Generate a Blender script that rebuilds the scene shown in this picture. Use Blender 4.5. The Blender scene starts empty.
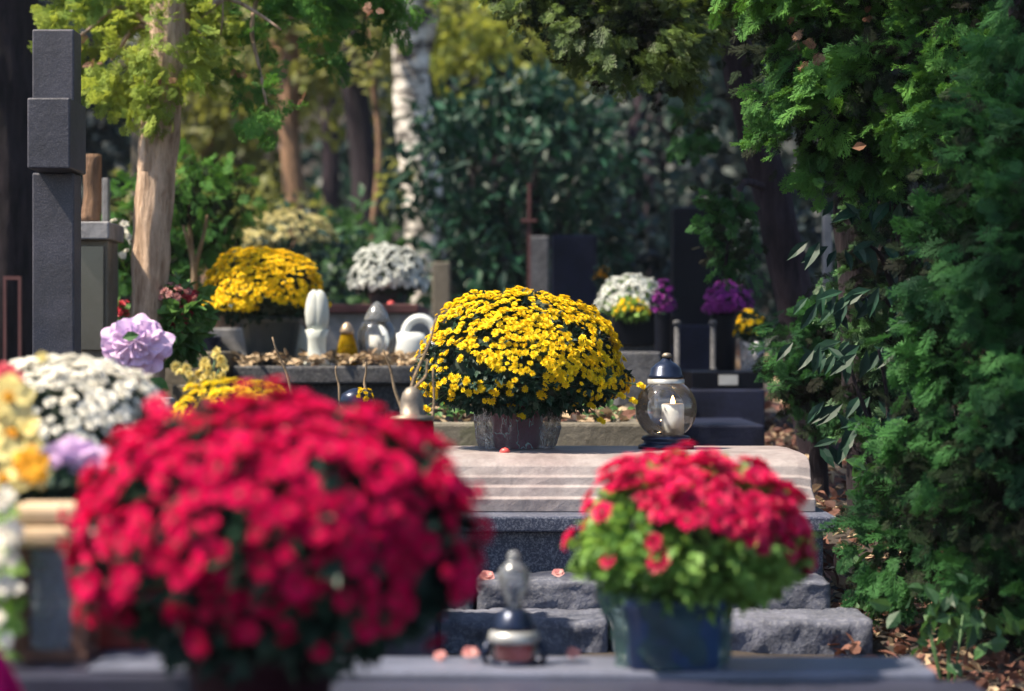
import bpy, math, random
import numpy as np
PI = math.pi
rng = np.random.default_rng(11)
random.seed(5)
S = bpy.context.scene
C = S.collection
F = 2418.0
EYE = 0.85
W2, HZ = 512.0, 345.5

def P(px, py, d):
    return np.array([(px-W2)*d/F, d, EYE-(py-HZ)*d/F])
def X(px, d): return (px-W2)*d/F
def Z(py, d): return EYE-(py-HZ)*d/F
def U(n, d): return n*d/F          # n photo pixels at distance d, in metres

# ------------------------------------------------------------------ mesh builder
class MB:
    def __init__(s):
        s.V = []; s.L = []; s.S = []; s.M = []; s.SM = []; s.n = 0
    def add(s, V, Fc, mi=0, sm=False):
        V = np.asarray(V, float).reshape(-1, 3)
        if isinstance(Fc, np.ndarray):
            s.L.append((Fc+s.n).ravel()); s.S.append(np.full(len(Fc), Fc.shape[1])); k = len(Fc)
        else:
            k = len(Fc)
            s.L.append(np.array([i+s.n for f in Fc for i in f])); s.S.append(np.array([len(f) for f in Fc]))
        s.M.append(np.full(k, mi)); s.SM.append(np.full(k, sm))
        s.V.append(V); s.n += len(V)
        return s
    def box(s, x0, x1, y0, y1, z0, z1, mi=0):
        V = [(x, y, z) for x in (x0, x1) for y in (y0, y1) for z in (z0, z1)]
        s.add(V, [(0, 1, 3, 2), (4, 6, 7, 5), (0, 4, 5, 1), (2, 3, 7, 6), (0, 2, 6, 4), (1, 5, 7, 3)], mi)
        return s
    def lathe(s, c, prof, n=28, mi=0, sq=0, cap=True, sx=1, sy=1, wav=0, wn=0):
        V = []
        for (r, z) in prof:
            for i in range(n):
                a = 2*PI*i/n
                q = 1.0
                if sq:
                    q = 1/max(abs(math.cos(a)), abs(math.sin(a)))*sq+(1-sq)
                q *= 1+wav*math.cos(wn*a)
                V.append((c[0]+r*q*math.cos(a)*sx, c[1]+r*q*math.sin(a)*sy, c[2]+z))
        Fc = []
        for k in range(len(prof)-1):
            for i in range(n):
                j = (i+1) % n
                Fc.append((k*n+i, k*n+j, (k+1)*n+j, (k+1)*n+i))
        if cap:
            Fc.append(tuple(range(n-1, -1, -1))); Fc.append(tuple((len(prof)-1)*n+i for i in range(n)))
        s.add(V, Fc, mi, True)
        return s
    def tube(s, pts, rad, n=8, mi=0, ridge=0.0, seed=0):
        pts = [np.array(p, float) for p in pts]
        if not hasattr(rad, '__len__'): rad = [rad]*len(pts)
        V = []; N = len(pts)
        rr = np.random.default_rng(seed)
        ph = rr.uniform(0, 6.28, 8)
        for k, p in enumerate(pts):
            t = pts[min(k+1, N-1)]-pts[max(k-1, 0)]
            t = t/(np.linalg.norm(t)+1e-9)
            u = np.cross(t, [0.03, 1, 0.02]); u /= np.linalg.norm(u)+1e-9
            v = np.cross(t, u)
            for i in range(n):
                a = 2*PI*i/n
                q = 1.0
                if ridge:
                    q += ridge*(math.sin(5*a+ph[0]+k*.23)*.5+math.sin(9*a+ph[1]-k*.17)*.4+math.sin(14*a+ph[2]+k*.31)*.35
                                + .6*math.sin(k*.55+ph[3]+2*a)+rr.uniform(-.35, .35))
                V.append(p+rad[k]*q*(math.cos(a)*u+math.sin(a)*v))
        Fc = [(k*n+i, k*n+(i+1) % n, (k+1)*n+(i+1) % n, (k+1)*n+i) for k in range(N-1) for i in range(n)]
        Fc.append(tuple(range(n-1, -1, -1))); Fc.append(tuple((N-1)*n+i for i in range(n)))
        s.add(V, Fc, mi, True)
        return s
    def scat(s, T, pos, Y, Zn, sc, mioff=0):
        pos = np.asarray(pos, float).reshape(-1, 3)
        n = len(pos)
        if n == 0: return s
        Y = norm(Y); X_ = norm(np.cross(Y, Zn)); Z_ = np.cross(X_, Y)
        sc = np.broadcast_to(np.asarray(sc, float), (n,))
        tv = T['V']
        V = (tv[None, :, 0, None]*X_[:, None, :]+tv[None, :, 1, None]*Y[:, None, :]+tv[None, :, 2, None]*Z_[:, None, :])*sc[:, None, None]+pos[:, None, :]
        k = len(tv)
        base = (np.arange(n)*k)[:, None, None]
        V = V.reshape(-1, 3)
        first = True
        n0 = s.n
        for (Fa, mi) in T['F']:
            G = (Fa[None]+base).reshape(-1, Fa.shape[1])
            s.L.append((G+n0).ravel()); s.S.append(np.full(len(G), Fa.shape[1])); s.M.append(np.full(len(G), mi+mioff)); s.SM.append(np.full(len(G), False))
        s.V.append(V); s.n += len(V)
        return s
    def build(s, name, mats, parent=None, loc=None, bevel=0, solid=0):
        me = bpy.data.meshes.new(name)
        V = np.concatenate(s.V); L = np.concatenate(s.L); Sz = np.concatenate(s.S); M = np.concatenate(s.M); SM = np.concatenate(s.SM)
        org = np.zeros(3)
        if parent is not None: org = np.array(parent['_o'])
        elif loc is not None: org = np.array(loc, float)
        V = V-org
        me.vertices.add(len(V)); me.vertices.foreach_set('co', V.astype(np.float32).ravel())
        me.loops.add(len(L)); me.loops.foreach_set('vertex_index', L.astype(np.int32))
        me.polygons.add(len(Sz))
        st = np.concatenate([[0], np.cumsum(Sz)[:-1]])
        me.polygons.foreach_set('loop_start', st.astype(np.int32))
        me.polygons.foreach_set('loop_total', Sz.astype(np.int32))
        me.polygons.foreach_set('material_index', M.astype(np.int32))
        me.polygons.foreach_set('use_smooth', SM.astype(bool))
        if not isinstance(mats, (list, tuple)): mats = [mats]
        for m in mats: me.materials.append(m)
        me.update(calc_edges=True)
        o = bpy.data.objects.new(name, me); C.objects.link(o)
        if parent is not None: o.parent = parent
        elif loc is not None: o.location = [float(v) for v in loc]
        o['_o'] = [float(v) for v in org]
        if bevel:
            b = o.modifiers.new('bevel', 'BEVEL'); b.width = bevel; b.segments = 2; b.limit_method = 'ANGLE'
        if solid:
            b = o.modifiers.new('solid', 'SOLIDIFY'); b.thickness = solid
        return o

def norm(a):
    a = np.asarray(a, float)
    return a/(np.linalg.norm(a, axis=-1, keepdims=True)+1e-9)
def rdir(n): return norm(rng.normal(size=(n, 3)))

def thing(name, label, cat, loc, group=None):
    o = bpy.data.objects.new(name, None); C.objects.link(o)
    o.empty_display_size = 0.05
    o.location = [float(v) for v in loc]; o['_o'] = [float(v) for v in loc]
    o['label'] = label; o['category'] = cat
    if group: o['group'] = group
    return o
def tag(o, label=None, cat=None, group=None, kind=None):
    if label: o['label'] = label
    if cat: o['category'] = cat
    if group: o['group'] = group
    if kind: o['kind'] = kind
    return o

# ------------------------------------------------------------------ materials
def mat(name):
    m = bpy.data.materials.new(name); m.use_nodes = True
    nt = m.node_tree
    for n in list(nt.nodes): nt.nodes.remove(n)
    out = nt.nodes.new('ShaderNodeOutputMaterial')
    return m, nt, out
def nd(nt, t, **k):
    n = nt.nodes.new(t)
    for a, v in k.items():
        if a.startswith('i_'):
            n.inputs[a[2:].replace('_', ' ')].default_value = v
        else: setattr(n, a, v)
    return n
def c4(c): return (c[0], c[1], c[2], 1)
def ramp(nt, fac, stops):
    r = nd(nt, 'ShaderNodeValToRGB')
    el = r.color_ramp.elements
    while len(el) < len(stops): el.new(.5)
    for e, (p, c) in zip(el, stops): e.position = p; e.color = c4(c)
    nt.links.new(fac, r.inputs[0])
    return r.outputs[0]
def noise(nt, scale, detail=4, rough=.6, stretch=None, co=None):
    n = nd(nt, 'ShaderNodeTexNoise'); n.inputs['Scale'].default_value = scale; n.inputs['Detail'].default_value = detail
    n.inputs['Roughness'].default_value = rough
    tc = nd(nt, 'ShaderNodeTexCoord')
    if stretch:
        mp = nd(nt, 'ShaderNodeMapping'); mp.inputs['Scale'].default_value = stretch
        nt.links.new(tc.outputs['Object'], mp.inputs[0]); nt.links.new(mp.outputs[0], n.inputs[0])
    else: nt.links.new(tc.outputs['Object'], n.inputs[0])
    return n.outputs[0]
def bump(nt, h, bsdf, strength=.4, dist=.01):
    b = nd(nt, 'ShaderNodeBump'); b.inputs['Strength'].default_value = strength; b.inputs['Distance'].default_value = dist
    nt.links.new(h, b.inputs['Height']); nt.links.new(b.outputs[0], bsdf.inputs['Normal'])
def mixc(nt, fac, a, b, mode='MIX'):
    m = nd(nt, 'ShaderNodeMix', data_type='RGBA', blend_type=mode)
    for s_, v in ((m.inputs[0], fac), (m.inputs[6], a), (m.inputs[7], b)):
        if hasattr(v, 'links') or hasattr(v, 'is_linked'): nt.links.new(v, s_)
        elif isinstance(v, (int, float)): s_.default_value = v
        else: s_.default_value = c4(v)
    return m.outputs[2]

def m_plain(name, col, rough=.5, metal=0, col2=None, sc=12, bmp=0, spec=.5, stretch=None, em=0):
    m, nt, out = mat(name)
    p = nd(nt, 'ShaderNodeBsdfPrincipled'); p.inputs['Roughness'].default_value = rough; p.inputs['Metallic'].default_value = metal
    p.inputs['Specular IOR Level'].default_value = spec
    h = noise(nt, sc, 5, .65, stretch)
    col2 = col2 or tuple(v*.72 for v in col)
    cc = ramp(nt, h, [(.35, col2), (.65, col)])
    nt.links.new(cc, p.inputs['Base Color'])
    if bmp: bump(nt, h, p, bmp, .006)
    if em:
        p.inputs['Emission Strength'].default_value = em; p.inputs['Emission Color'].default_value = c4(col)
    nt.links.new(p.outputs[0], out.inputs[0])
    return m

def m_stone(name, c1, c2, rough=.7, speck=None, sc=3.0, bmp=.5, bsc=60, moss=None, spec=.5, stain=.5):
    m, nt, out = mat(name)
    p = nd(nt, 'ShaderNodeBsdfPrincipled'); p.inputs['Roughness'].default_value = rough; p.inputs['Specular IOR Level'].default_value = spec
    a = noise(nt, sc, 6, .7)
    col = ramp(nt, a, [(.36, c2), (.64, c1)])
    g = noise(nt, bsc*4, 3, .7)
    if speck:
        f = ramp(nt, g, [(.48, (0, 0, 0)), (.62, (1, 1, 1))])
        col = mixc(nt, f, col, speck)
    v = noise(nt, bsc, 6, .75)
    dk = ramp(nt, noise(nt, sc*2.7, 8, .75), [(.40, (stain,)*3), (.60, (1, 1, 1))])
    col = mixc(nt, 1.0, col, dk, 'MULTIPLY')
    if moss:
        f = ramp(nt, noise(nt, 9, 6, .7), [(.52, (0, 0, 0)), (.66, (1, 1, 1))])
        col = mixc(nt, f, col, moss)
    nt.links.new(col, p.inputs['Base Color'])
    bump(nt, v, p, bmp, .006)
    nt.links.new(p.outputs[0], out.inputs[0])
    return m

def m_leaf(name, c1, c2, transl=.35, rough=.5, spec=.35, tcol=None, nsc=7, island=True):
    """leaf / petal material: two tones, a little light passing through"""
    m, nt, out = mat(name)
    p = nd(nt, 'ShaderNodeBsdfPrincipled'); p.inputs['Roughness'].default_value = rough; p.inputs['Specular IOR Level'].default_value = spec
    a = noise(nt, nsc, 3, .6)
    col = ramp(nt, a, [(.38, c2), (.62, c1)])
    if island:
        g = nd(nt, 'ShaderNodeNewGeometry')
        f = ramp(nt, g.outputs['Random Per Island'], [(0, (.72, .72, .72)), (1, (1.15, 1.12, 1.1))])
        col = mixc(nt, 1.0, col, f, 'MULTIPLY')
    nt.links.new(col, p.inputs['Base Color'])
    t = nd(nt, 'ShaderNodeBsdfTranslucent')
    if tcol: tc = mixc(nt, .6, col, tcol); nt.links.new(tc, t.inputs[0])
    else: nt.links.new(col, t.inputs[0])
    mx = nd(nt, 'ShaderNodeMixShader'); mx.inputs[0].default_value = transl
    nt.links.new(p.outputs[0], mx.inputs[1]); nt.links.new(t.outputs[0], mx.inputs[2])
    nt.links.new(mx.outputs[0], out.inputs[0])
    return m

def m_bark(name, c1, c2, st=(7, 7, 1.1), sc=6, bmp=1.0):
    m, nt, out = mat(name)
    p = nd(nt, 'ShaderNodeBsdfPrincipled'); p.inputs['Roughness'].default_value = .9; p.inputs['Specular IOR Level'].default_value = .2
    h = noise(nt, sc, 8, .7, st)
    col = ramp(nt, h, [(.36, c2), (.60, c1)])
    b = ramp(nt, noise(nt, 4, 5, .6), [(.4, (.7, .7, .7)), (.65, (1.1, 1.1, 1.1))])
    col = mixc(nt, 1.0, col, b, 'MULTIPLY')
    nt.links.new(col, p.inputs['Base Color'])
    bump(nt, h, p, bmp, .02)
    nt.links.new(p.outputs[0], out.inputs[0])
    return m

def m_glass(name, tint=(1, 1, 1), rough=.03, refl=.35, body=0.0, bcol=(.8, .8, .8), crk=0, glint_streak=0):
    """thin clear glass: see-through with a facing-dependent gloss and, if asked, some milky body"""
    m, nt, out = mat(name)
    tr = nd(nt, 'ShaderNodeBsdfTransparent'); tr.inputs[0].default_value = c4(tint)
    gl = nd(nt, 'ShaderNodeBsdfGlossy'); gl.inputs['Roughness'].default_value = rough; gl.inputs[0].default_value = c4(tint)
    lw = nd(nt, 'ShaderNodeLayerWeight'); lw.inputs[0].default_value = refl
    if crk:
        vo = nd(nt, 'ShaderNodeTexVoronoi'); vo.inputs['Scale'].default_value = 38; vo.feature = 'DISTANCE_TO_EDGE'
        tc = nd(nt, 'ShaderNodeTexCoord'); nt.links.new(tc.outputs['Object'], vo.inputs[0])
        nz_ = noise(nt, 55, 5, .7); ad_ = nd(nt, 'ShaderNodeMath', operation='ADD'); nt.links.new(vo.outputs[0], ad_.inputs[0]); nt.links.new(nz_, ad_.inputs[1])
        bp = nd(nt, 'ShaderNodeBump'); bp.inputs['Strength'].default_value = crk; bp.inputs['Distance'].default_value = .02
        nt.links.new(ad_.outputs[0], bp.inputs['Height']); nt.links.new(bp.outputs[0], gl.inputs['Normal']); nt.links.new(bp.outputs[0], lw.inputs['Normal'])
    mx = nd(nt, 'ShaderNodeMixShader')
    nt.links.new(lw.outputs['Fresnel'], mx.inputs[0]); nt.links.new(tr.outputs[0], mx.inputs[1]); nt.links.new(gl.outputs[0], mx.inputs[2])
    last = mx
    if body:
        df = nd(nt, 'ShaderNodeBsdfDiffuse'); df.inputs[0].default_value = c4(bcol)
        tl = nd(nt, 'ShaderNodeBsdfTranslucent'); tl.inputs[0].default_value = c4(bcol)
        ad = nd(nt, 'ShaderNodeMixShader'); ad.inputs[0].default_value = .5
        nt.links.new(df.outputs[0], ad.inputs[1]); nt.links.new(tl.outputs[0], ad.inputs[2])
        m2 = nd(nt, 'ShaderNodeMixShader')
        if glint_streak:
            st = ramp(nt, noise(nt, 22, 3, .6, (1.6, 1, .7)), [(.50, (body*.4,)*3), (.52, (glint_streak,)*3), (.54, (body*.4,)*3)])  # whitish creases drawn as pale streaks, standing in for highlights on the film
        nz = ramp(nt, noise(nt, 25, 4, .6), [(.4, (body*.5,)*3), (.65, (min(1, body*1.5),)*3)])
        nt.links.new(st if glint_streak else nz, m2.inputs[0]); nt.links.new(mx.outputs[0], m2.inputs[1]); nt.links.new(ad.outputs[0], m2.inputs[2]); last = m2
    nt.links.new(last.outputs[0], out.inputs[0])
    return m

M = {}
M['granite'] = m_stone('blue_granite', (.06, .07, .115), (.032, .04, .075), .42, speck=(.22, .23, .28), bsc=70, bmp=.25, stain=.7)
M['cross_granite'] = m_stone('dark_granite', (.06, .056, .07), (.034, .034, .054), .5, speck=(.085, .08, .095), bsc=70, bmp=.3, stain=.6)
M['black'] = m_stone('black_granite', (.006, .007, .014), (.004, .005, .01), .45, bmp=.05, stain=.7, spec=.12)
M['darkstone'] = m_stone('dark_stone', (.018, .022, .05), (.01, .012, .028), .6, bmp=.5, stain=.5, spec=.15)
M['shelfstone'] = m_stone('weathered_shelf_stone', (.10, .10, .12), (.05, .05, .065), .8, speck=(.2, .2, .2), bmp=.9, bsc=40, stain=.45)
M['marble'] = m_stone('pale_marble', (.40, .36, .355), (.26, .21, .21), .5, bmp=.35, sc=4, bsc=45, stain=.72)
M['rough'] = m_stone('rough_hewn_stone', (.13, .135, .18), (.06, .068, .1), .85, speck=(.17, .175, .21), bmp=1.0, bsc=26, sc=7, stain=.62)
M['slab'] = m_stone('foreground_slab_stone', (.15, .16, .22), (.09, .1, .14), .4, bmp=.2, stain=.7)
M['slabdark'] = m_stone('polished_dark_slab', (.045, .045, .075), (.03, .03, .05), .35, bmp=.15, stain=.7)
M['kerb'] = m_stone('tan_concrete', (.26, .23, .18), (.15, .13, .1), .9, bmp=.8, moss=(.10, .11, .05), stain=.6)
M['lightstone'] = m_stone('light_grey_stone', (.36, .35, .36), (.22, .21, .22), .7, bmp=.5, stain=.6)
M['brownstone'] = m_stone('brown_grey_stone', (.24, .2, .15), (.14, .12, .09), .8, bmp=.6, stain=.6)
M['polish'] = m_stone('polished_reflecting_granite', (.06, .055, .055), (.04, .04, .04), .08, bmp=.02, spec=.9, stain=.8)
M['rusty'] = m_plain('rusty_red_rim', (.11, .035, .035), .6, bmp=.5)
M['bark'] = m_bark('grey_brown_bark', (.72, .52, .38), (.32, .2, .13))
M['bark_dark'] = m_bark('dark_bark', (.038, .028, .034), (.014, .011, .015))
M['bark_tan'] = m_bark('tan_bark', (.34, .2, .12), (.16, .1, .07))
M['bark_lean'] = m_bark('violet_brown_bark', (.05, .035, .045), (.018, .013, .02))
M['twig'] = m_bark('dry_twig', (.45, .33, .22), (.25, .17, .1))
M['soil'] = m_stone('dark_soil', (.06, .045, .035), (.03, .022, .018), .95, bmp=1.0, bsc=30, sc=5, stain=.5)
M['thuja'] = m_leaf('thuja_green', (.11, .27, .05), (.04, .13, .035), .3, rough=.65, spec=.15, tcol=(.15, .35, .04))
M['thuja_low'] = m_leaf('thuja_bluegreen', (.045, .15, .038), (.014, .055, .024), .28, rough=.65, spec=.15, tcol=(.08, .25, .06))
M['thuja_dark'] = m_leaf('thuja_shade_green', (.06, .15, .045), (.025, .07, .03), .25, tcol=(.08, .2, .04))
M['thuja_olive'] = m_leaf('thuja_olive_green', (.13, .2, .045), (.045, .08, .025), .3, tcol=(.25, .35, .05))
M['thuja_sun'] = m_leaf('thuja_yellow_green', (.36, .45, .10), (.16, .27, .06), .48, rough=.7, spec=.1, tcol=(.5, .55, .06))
M['thuja_inner'] = m_leaf('shaded_inner_sprays', (.022, .04, .018), (.014, .014, .01), .1, rough=.8, spec=.1)  # dead inner sprays, coloured darker so the gaps between clumps look shaded
M['thuja_brown'] = m_leaf('thuja_brown_spray', (.30, .16, .09), (.2, .09, .06), .3)
M['laurel'] = m_leaf('glossy_laurel_leaf', (.016, .052, .03), (.008, .028, .02), .02, rough=.5, spec=.22)
M['rhodo'] = m_leaf('glossy_bush_leaf', (.016, .07, .034), (.005, .024, .016), .12, rough=.45, spec=.3)
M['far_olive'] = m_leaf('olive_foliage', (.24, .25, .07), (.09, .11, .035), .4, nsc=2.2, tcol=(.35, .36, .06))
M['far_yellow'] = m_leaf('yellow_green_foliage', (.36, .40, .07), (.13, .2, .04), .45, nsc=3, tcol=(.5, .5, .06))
M['far_dark'] = m_leaf('dark_foliage', (.014, .034, .03), (.006, .014, .018), .25, nsc=2)  # leaf colour darkened to carry the shade of the far wood
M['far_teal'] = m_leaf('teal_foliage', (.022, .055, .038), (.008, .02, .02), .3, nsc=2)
M['mumleaf'] = m_leaf('dark_mum_leaf', (.025, .07, .04), (.012, .035, .028), .2, rough=.5)
M['mumleaf_light'] = m_leaf('fresh_mum_leaf', (.27, .47, .11), (.14, .3, .07), .35, rough=.5, tcol=(.4, .6, .08))
M['core'] = m_plain('stem_shade_fill', (.02, .035, .022), .9)
M['yellow'] = m_leaf('golden_petal', (.98, .74, .02), (.95, .64, .012), .25, rough=.6, spec=.2, nsc=20)
M['lemon'] = m_leaf('lemon_petal', (.95, .75, .03), (.9, .62, .02), .25, rough=.6, spec=.2, nsc=20)
M['red'] = m_leaf('crimson_petal', (.72, .006, .11), (.5, .002, .06), .3, rough=.5, spec=.3, tcol=(.8, .01, .1), nsc=18)
M['crimson'] = m_leaf('deep_crimson_petal', (.78, .004, .115), (.55, .002, .065), .28, rough=.7, spec=.08, tcol=(.7, .01, .09), nsc=18)
M['redc'] = m_plain('dark_flower_eye', (.16, .005, .02), .8)
M['white'] = m_leaf('white_petal', (.95, .93, .85), (.88, .86, .76), .3, rough=.6, spec=.2, nsc=20)
M['whitec'] = m_plain('cream_flower_eye', (.7, .62, .3), .8)
M['palewhite'] = m_leaf('cool_white_petal', (.8, .83, .8), (.66, .7, .68), .25, rough=.6, spec=.2, nsc=20)
M['cream'] = m_leaf('cream_petal', (.75, .68, .36), (.6, .55, .25), .3, nsc=20)
M['paleyellow'] = m_leaf('pale_yellow_petal', (.85, .75, .32), (.8, .66, .22), .3, nsc=12)
M['orange'] = m_leaf('orange_yellow_petal', (.9, .48, .03), (.85, .38, .02), .3, nsc=12)
M['lilac'] = m_leaf('lilac_cloth_petal', (.80, .60, .80), (.70, .48, .74), .3, rough=.8, spec=.1, nsc=25, island=False)
M['purple'] = m_leaf('purple_petal', (.42, .05, .40), (.24, .02, .28), .25, nsc=20)
M['pink'] = m_leaf('pink_red_petal', (.85, .13, .16), (.7, .06, .1), .3, nsc=20)
M['blush'] = m_leaf('pale_pink_petal', (.62, .32, .3), (.5, .2, .2), .3, nsc=20)
M['stem'] = m_plain('green_stem', (.06, .13, .04), .6)
M['litter'] = m_leaf('fallen_leaf', (.22, .10, .07), (.09, .04, .032), .15, nsc=9, rough=.8)
M['litter_tan'] = m_leaf('dry_tan_leaf', (.52, .40, .26), (.28, .19, .12), .15, nsc=9, rough=.8)
M['green_leaf'] = m_leaf('small_green_leaf', (.12, .25, .06), (.05, .14, .04), .3)
M['pot_dark'] = m_plain('dark_pot_plastic', (.07, .085, .09), .4, col2=(.05, .06, .07))
M['pot_maroon'] = m_plain('maroon_pot_plastic', (.4, .04, .1), .35)
M['pot_brown'] = m_plain('brown_pot_plastic', (.03, .008, .014), .6, spec=.15)
M['pot_blue'] = m_plain('blue_pot_plastic', (.04, .09, .2), .35, col2=(.018, .04, .12), sc=18)
M['redbox'] = m_plain('red_brown_plastic', (.28, .03, .03), .4)
M['milk'] = m_leaf('milk_glass', (.75, .77, .74), (.62, .66, .62), .3, rough=.25, spec=.6, nsc=14, island=False)
M['whiteplastic'] = m_plain('white_plastic', (.72, .75, .76), .35, col2=(.6, .63, .64))
M['navy'] = m_plain('navy_metal', (.015, .025, .06), .3, metal=.4)
M['chrome'] = m_plain('worn_silver_metal', (.27, .23, .18), .5, metal=.6, col2=(.14, .11, .09), sc=30)
M['greymetal'] = m_plain('grey_metal_cap', (.28, .28, .30), .5, metal=.3)
M['brass'] = m_plain('dull_brass_cap', (.48, .36, .26), .45, metal=.6)
M['pewter'] = m_plain('pale_metal_cap', (.5, .5, .48), .4, metal=.4, col2=(.3, .3, .3), sc=40)
M['redglass'] = m_glass('red_glass', (.75, .02, .06), refl=.4, body=.55, bcol=(.7, .02, .06))
M['amberglass'] = m_glass('amber_glass', (.75, .5, .03), refl=.4, body=.5, bcol=(.65, .42, .02))
M['glass'] = m_glass('clear_glass', (.93, .95, .97), refl=.4, body=.05, bcol=(.6, .62, .66))
M['smoky'] = m_glass('smoky_clear_plastic', (.8, .82, .85), rough=.15, refl=.45, body=.38, bcol=(.42, .43, .44))
M['frost'] = m_glass('cloudy_glass', (.6, .66, .75), rough=.25, refl=.5, body=.6, bcol=(.3, .36, .45))
M['wrap'] = m_glass('clear_plastic_wrap', (.93, .94, .96), rough=.16, refl=.45, body=.13, bcol=(.85, .85, .9), crk=1.0, glint_streak=.5)
M['wrap_green'] = m_glass('green_plastic_wrap', (.8, .95, .93), rough=.15, refl=.3, body=.12, crk=.6, bcol=(.2, .42, .38))
M['candle'] = m_leaf('white_wax', (.85, .82, .76), (.78, .75, .7), .35, rough=.5, nsc=10, island=False)
M['redwax'] = m_plain('red_wax', (.85, .1, .09), .4)
M['wood'] = m_plain('pale_wood', (.62, .46, .3), .7, col2=(.45, .32, .2), stretch=(1, 6, 6), bmp=.3)
M['woodbrown'] = m_plain('brown_wood', (.17, .075, .05), .6, col2=(.08, .035, .03), stretch=(6, 6, 1), bmp=.3)
M['magenta'] = m_glass('magenta_glass', (.5, .02, .22), refl=.5, body=.75, bcol=(.35, .01, .16))
M['peach'] = m_plain('peach_ceramic', (.65, .42, .28), .5)
M['plate'] = m_plain('pale_plaque', (.45, .45, .45), .5)
def emit(name, col, st):
    m, nt, out = mat(name)
    e = nd(nt, 'ShaderNodeEmission'); e.inputs[0].default_value = c4(col); e.inputs[1].default_value = st
    nt.links.new(e.outputs[0], out.inputs[0]); return m
M['flame'] = emit('candle_flame', (1, .55, .18), 5)
def m_birch():
    m, nt, out = mat('birch_bark')
    p = nd(nt, 'ShaderNodeBsdfPrincipled'); p.inputs['Roughness'].default_value = .8
    h = noise(nt, 9, 6, .7, (1, 1, 2.2))
    col = ramp(nt, h, [(.42, (.05, .04, .035)), (.52, (.55, .5, .44)), (.7, (.8, .76, .7))])
    nt.links.new(col, p.inputs['Base Color']); bump(nt, h, p, .5, .01)
    nt.links.new(p.outputs[0], out.inputs[0]); return m
M['birch'] = m_birch()

# ------------------------------------------------------------------ leaf and flower templates
def kite(x, y, ang, L, w, z=0, fold=0.0, mi=0, zt=0):
    ca, sa = math.cos(ang), math.sin(ang)
    def R(a, b, c): return (x+a*ca+b*sa, y-a*sa+b*ca, c)
    return [R(0, 0, z), R(w, L*.5, z+fold), R(0, L, z+zt), R(-w, L*.5, z+fold)]
def template(kites):
    V = []; G = {}
    for (k, mi) in kites:
        G.setdefault(mi, []).append([len(V)+i for i in range(len(k))]); V += k
    out = []
    for mi, fs in G.items():
        by = {}
        for f in fs: by.setdefault(len(f), []).append(f)
        for fl in by.values(): out.append((np.array(fl), mi))
    return {'V': np.array(V, float), 'F': out}
def thuja_template(seed, full=True):
    """a flat fan of scaly branchlets"""
    r = random.Random(seed); K = []
    def sc(x, y, a, L, w, z, zt):
        ca, sa = math.cos(a), math.sin(a)
        def Q(u, v, zz): return (x+u*ca+v*sa, y-u*sa+v*ca, zz)
        K.append(([Q(0, 0, z), Q(w, L*.62, z+(zt)*.6), Q(w*.35, L, z+zt), Q(-w*.35, L, z+zt), Q(-w, L*.62, z+zt*.6)], 0))
    sc(0, 0, 0, 1.0, .03, 0, -.06)
    nb = 9 if full else 6
    for i in range(nb):
        t = .06+.86*i/nb
        L = (.46*(1-t)**.7+.12)*r.uniform(.75, 1.2)
        for sgn in (-1, 1):
            a = sgn*math.radians(r.uniform(28, 46)); zt = r.uniform(-.16, .1)
            sc(0, t, a, L, .024 if full else .08, 0, zt)
            if full:
                for jx in range(2):
                    u = .32+.32*jx; l2 = L*(.44-.08*jx)
                    bx, by = math.sin(a)*L*u, t+math.cos(a)*L*u
                    for s2 in (-1, 1):
                        sc(bx, by, a+s2*math.radians(r.uniform(28, 46)), l2, .02, zt*u*.8, r.uniform(-.08, .06))
    return template(K)
TH = [thuja_template(s) for s in (1, 2, 3)]
THL = [thuja_template(s, False) for s in (4, 5)]
LEAF = template([([(0, 0, 0), (.22, .3, .05), (.24, .6, .05), (0, 1, -.05), (-.24, .6, .05), (-.22, .3, .05)], 0)])
def folded(w):
    V = [(0, 0, 0), (w, .4, .08), (w*.8, .7, .06), (0, 1, -.08), (0, .5, 0), (-w, .4, .08), (-w*.8, .7, .06)]
    return {'V': np.array(V, float), 'F': [(np.array([[0, 1, 2, 4], [4, 2, 3, 3]])[:1], 0), (np.array([[4, 2, 3]]), 0), (np.array([[0, 4, 6, 5]]), 0), (np.array([[4, 3, 6]]), 0)]}
LAUREL = folded(.17)
BROAD = folded(.3)
MLEAF = template([(kite(0, 0, 0, 1, .22, 0, .05, 0, -.1), 0), (kite(0, .2, .7, .55, .15, 0, .03), 0), (kite(0, .2, -.7, .55, .15, 0, .03), 0)])
def flower_template(seed, rings, eye=None, eye_r=.2):
    """rings: (petals, length, width, tilt up in radians)"""
    r = random.Random(seed); K = []
    for (n, L, w, tilt) in rings:
        off = r.uniform(0, 1)
        for i in range(n):
            a = 2*PI*(i+off)/n+r.uniform(-.1, .1)
            l = L*r.uniform(.88, 1.08); tt = tilt+r.uniform(-.12, .12)
            ca, sa = math.cos(a), math.sin(a)
            def R(u, v, z): return (u*ca-v*sa, u*sa+v*ca, z)
            m_, t_ = l*.6, l
            K.append(([R(.06, 0, 0), R(m_*math.cos(tt), w, m_*math.sin(tt)), R(t_*math.cos(tt*.7), 0, t_*math.sin(tt*.8)), R(m_*math.cos(tt), -w, m_*math.sin(tt))], 0))
    if eye is not None:
        V = [(eye_r*math.cos(2*PI*i/7), eye_r*math.sin(2*PI*i/7), .17) for i in range(7)]
        K.append((V, eye))
    return template(K)
POM = [flower_template(s, [(11, 1, .2, .08), (10, .8, .19, .5), (8, .55, .17, .95), (5, .35, .14, 1.3)], 0, .26) for s in (1, 2)]
DAISY = [flower_template(s, [(12, 1, .19, .12), (11, .8, .17, .42)], 1, .24) for s in (3, 4)]
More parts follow.
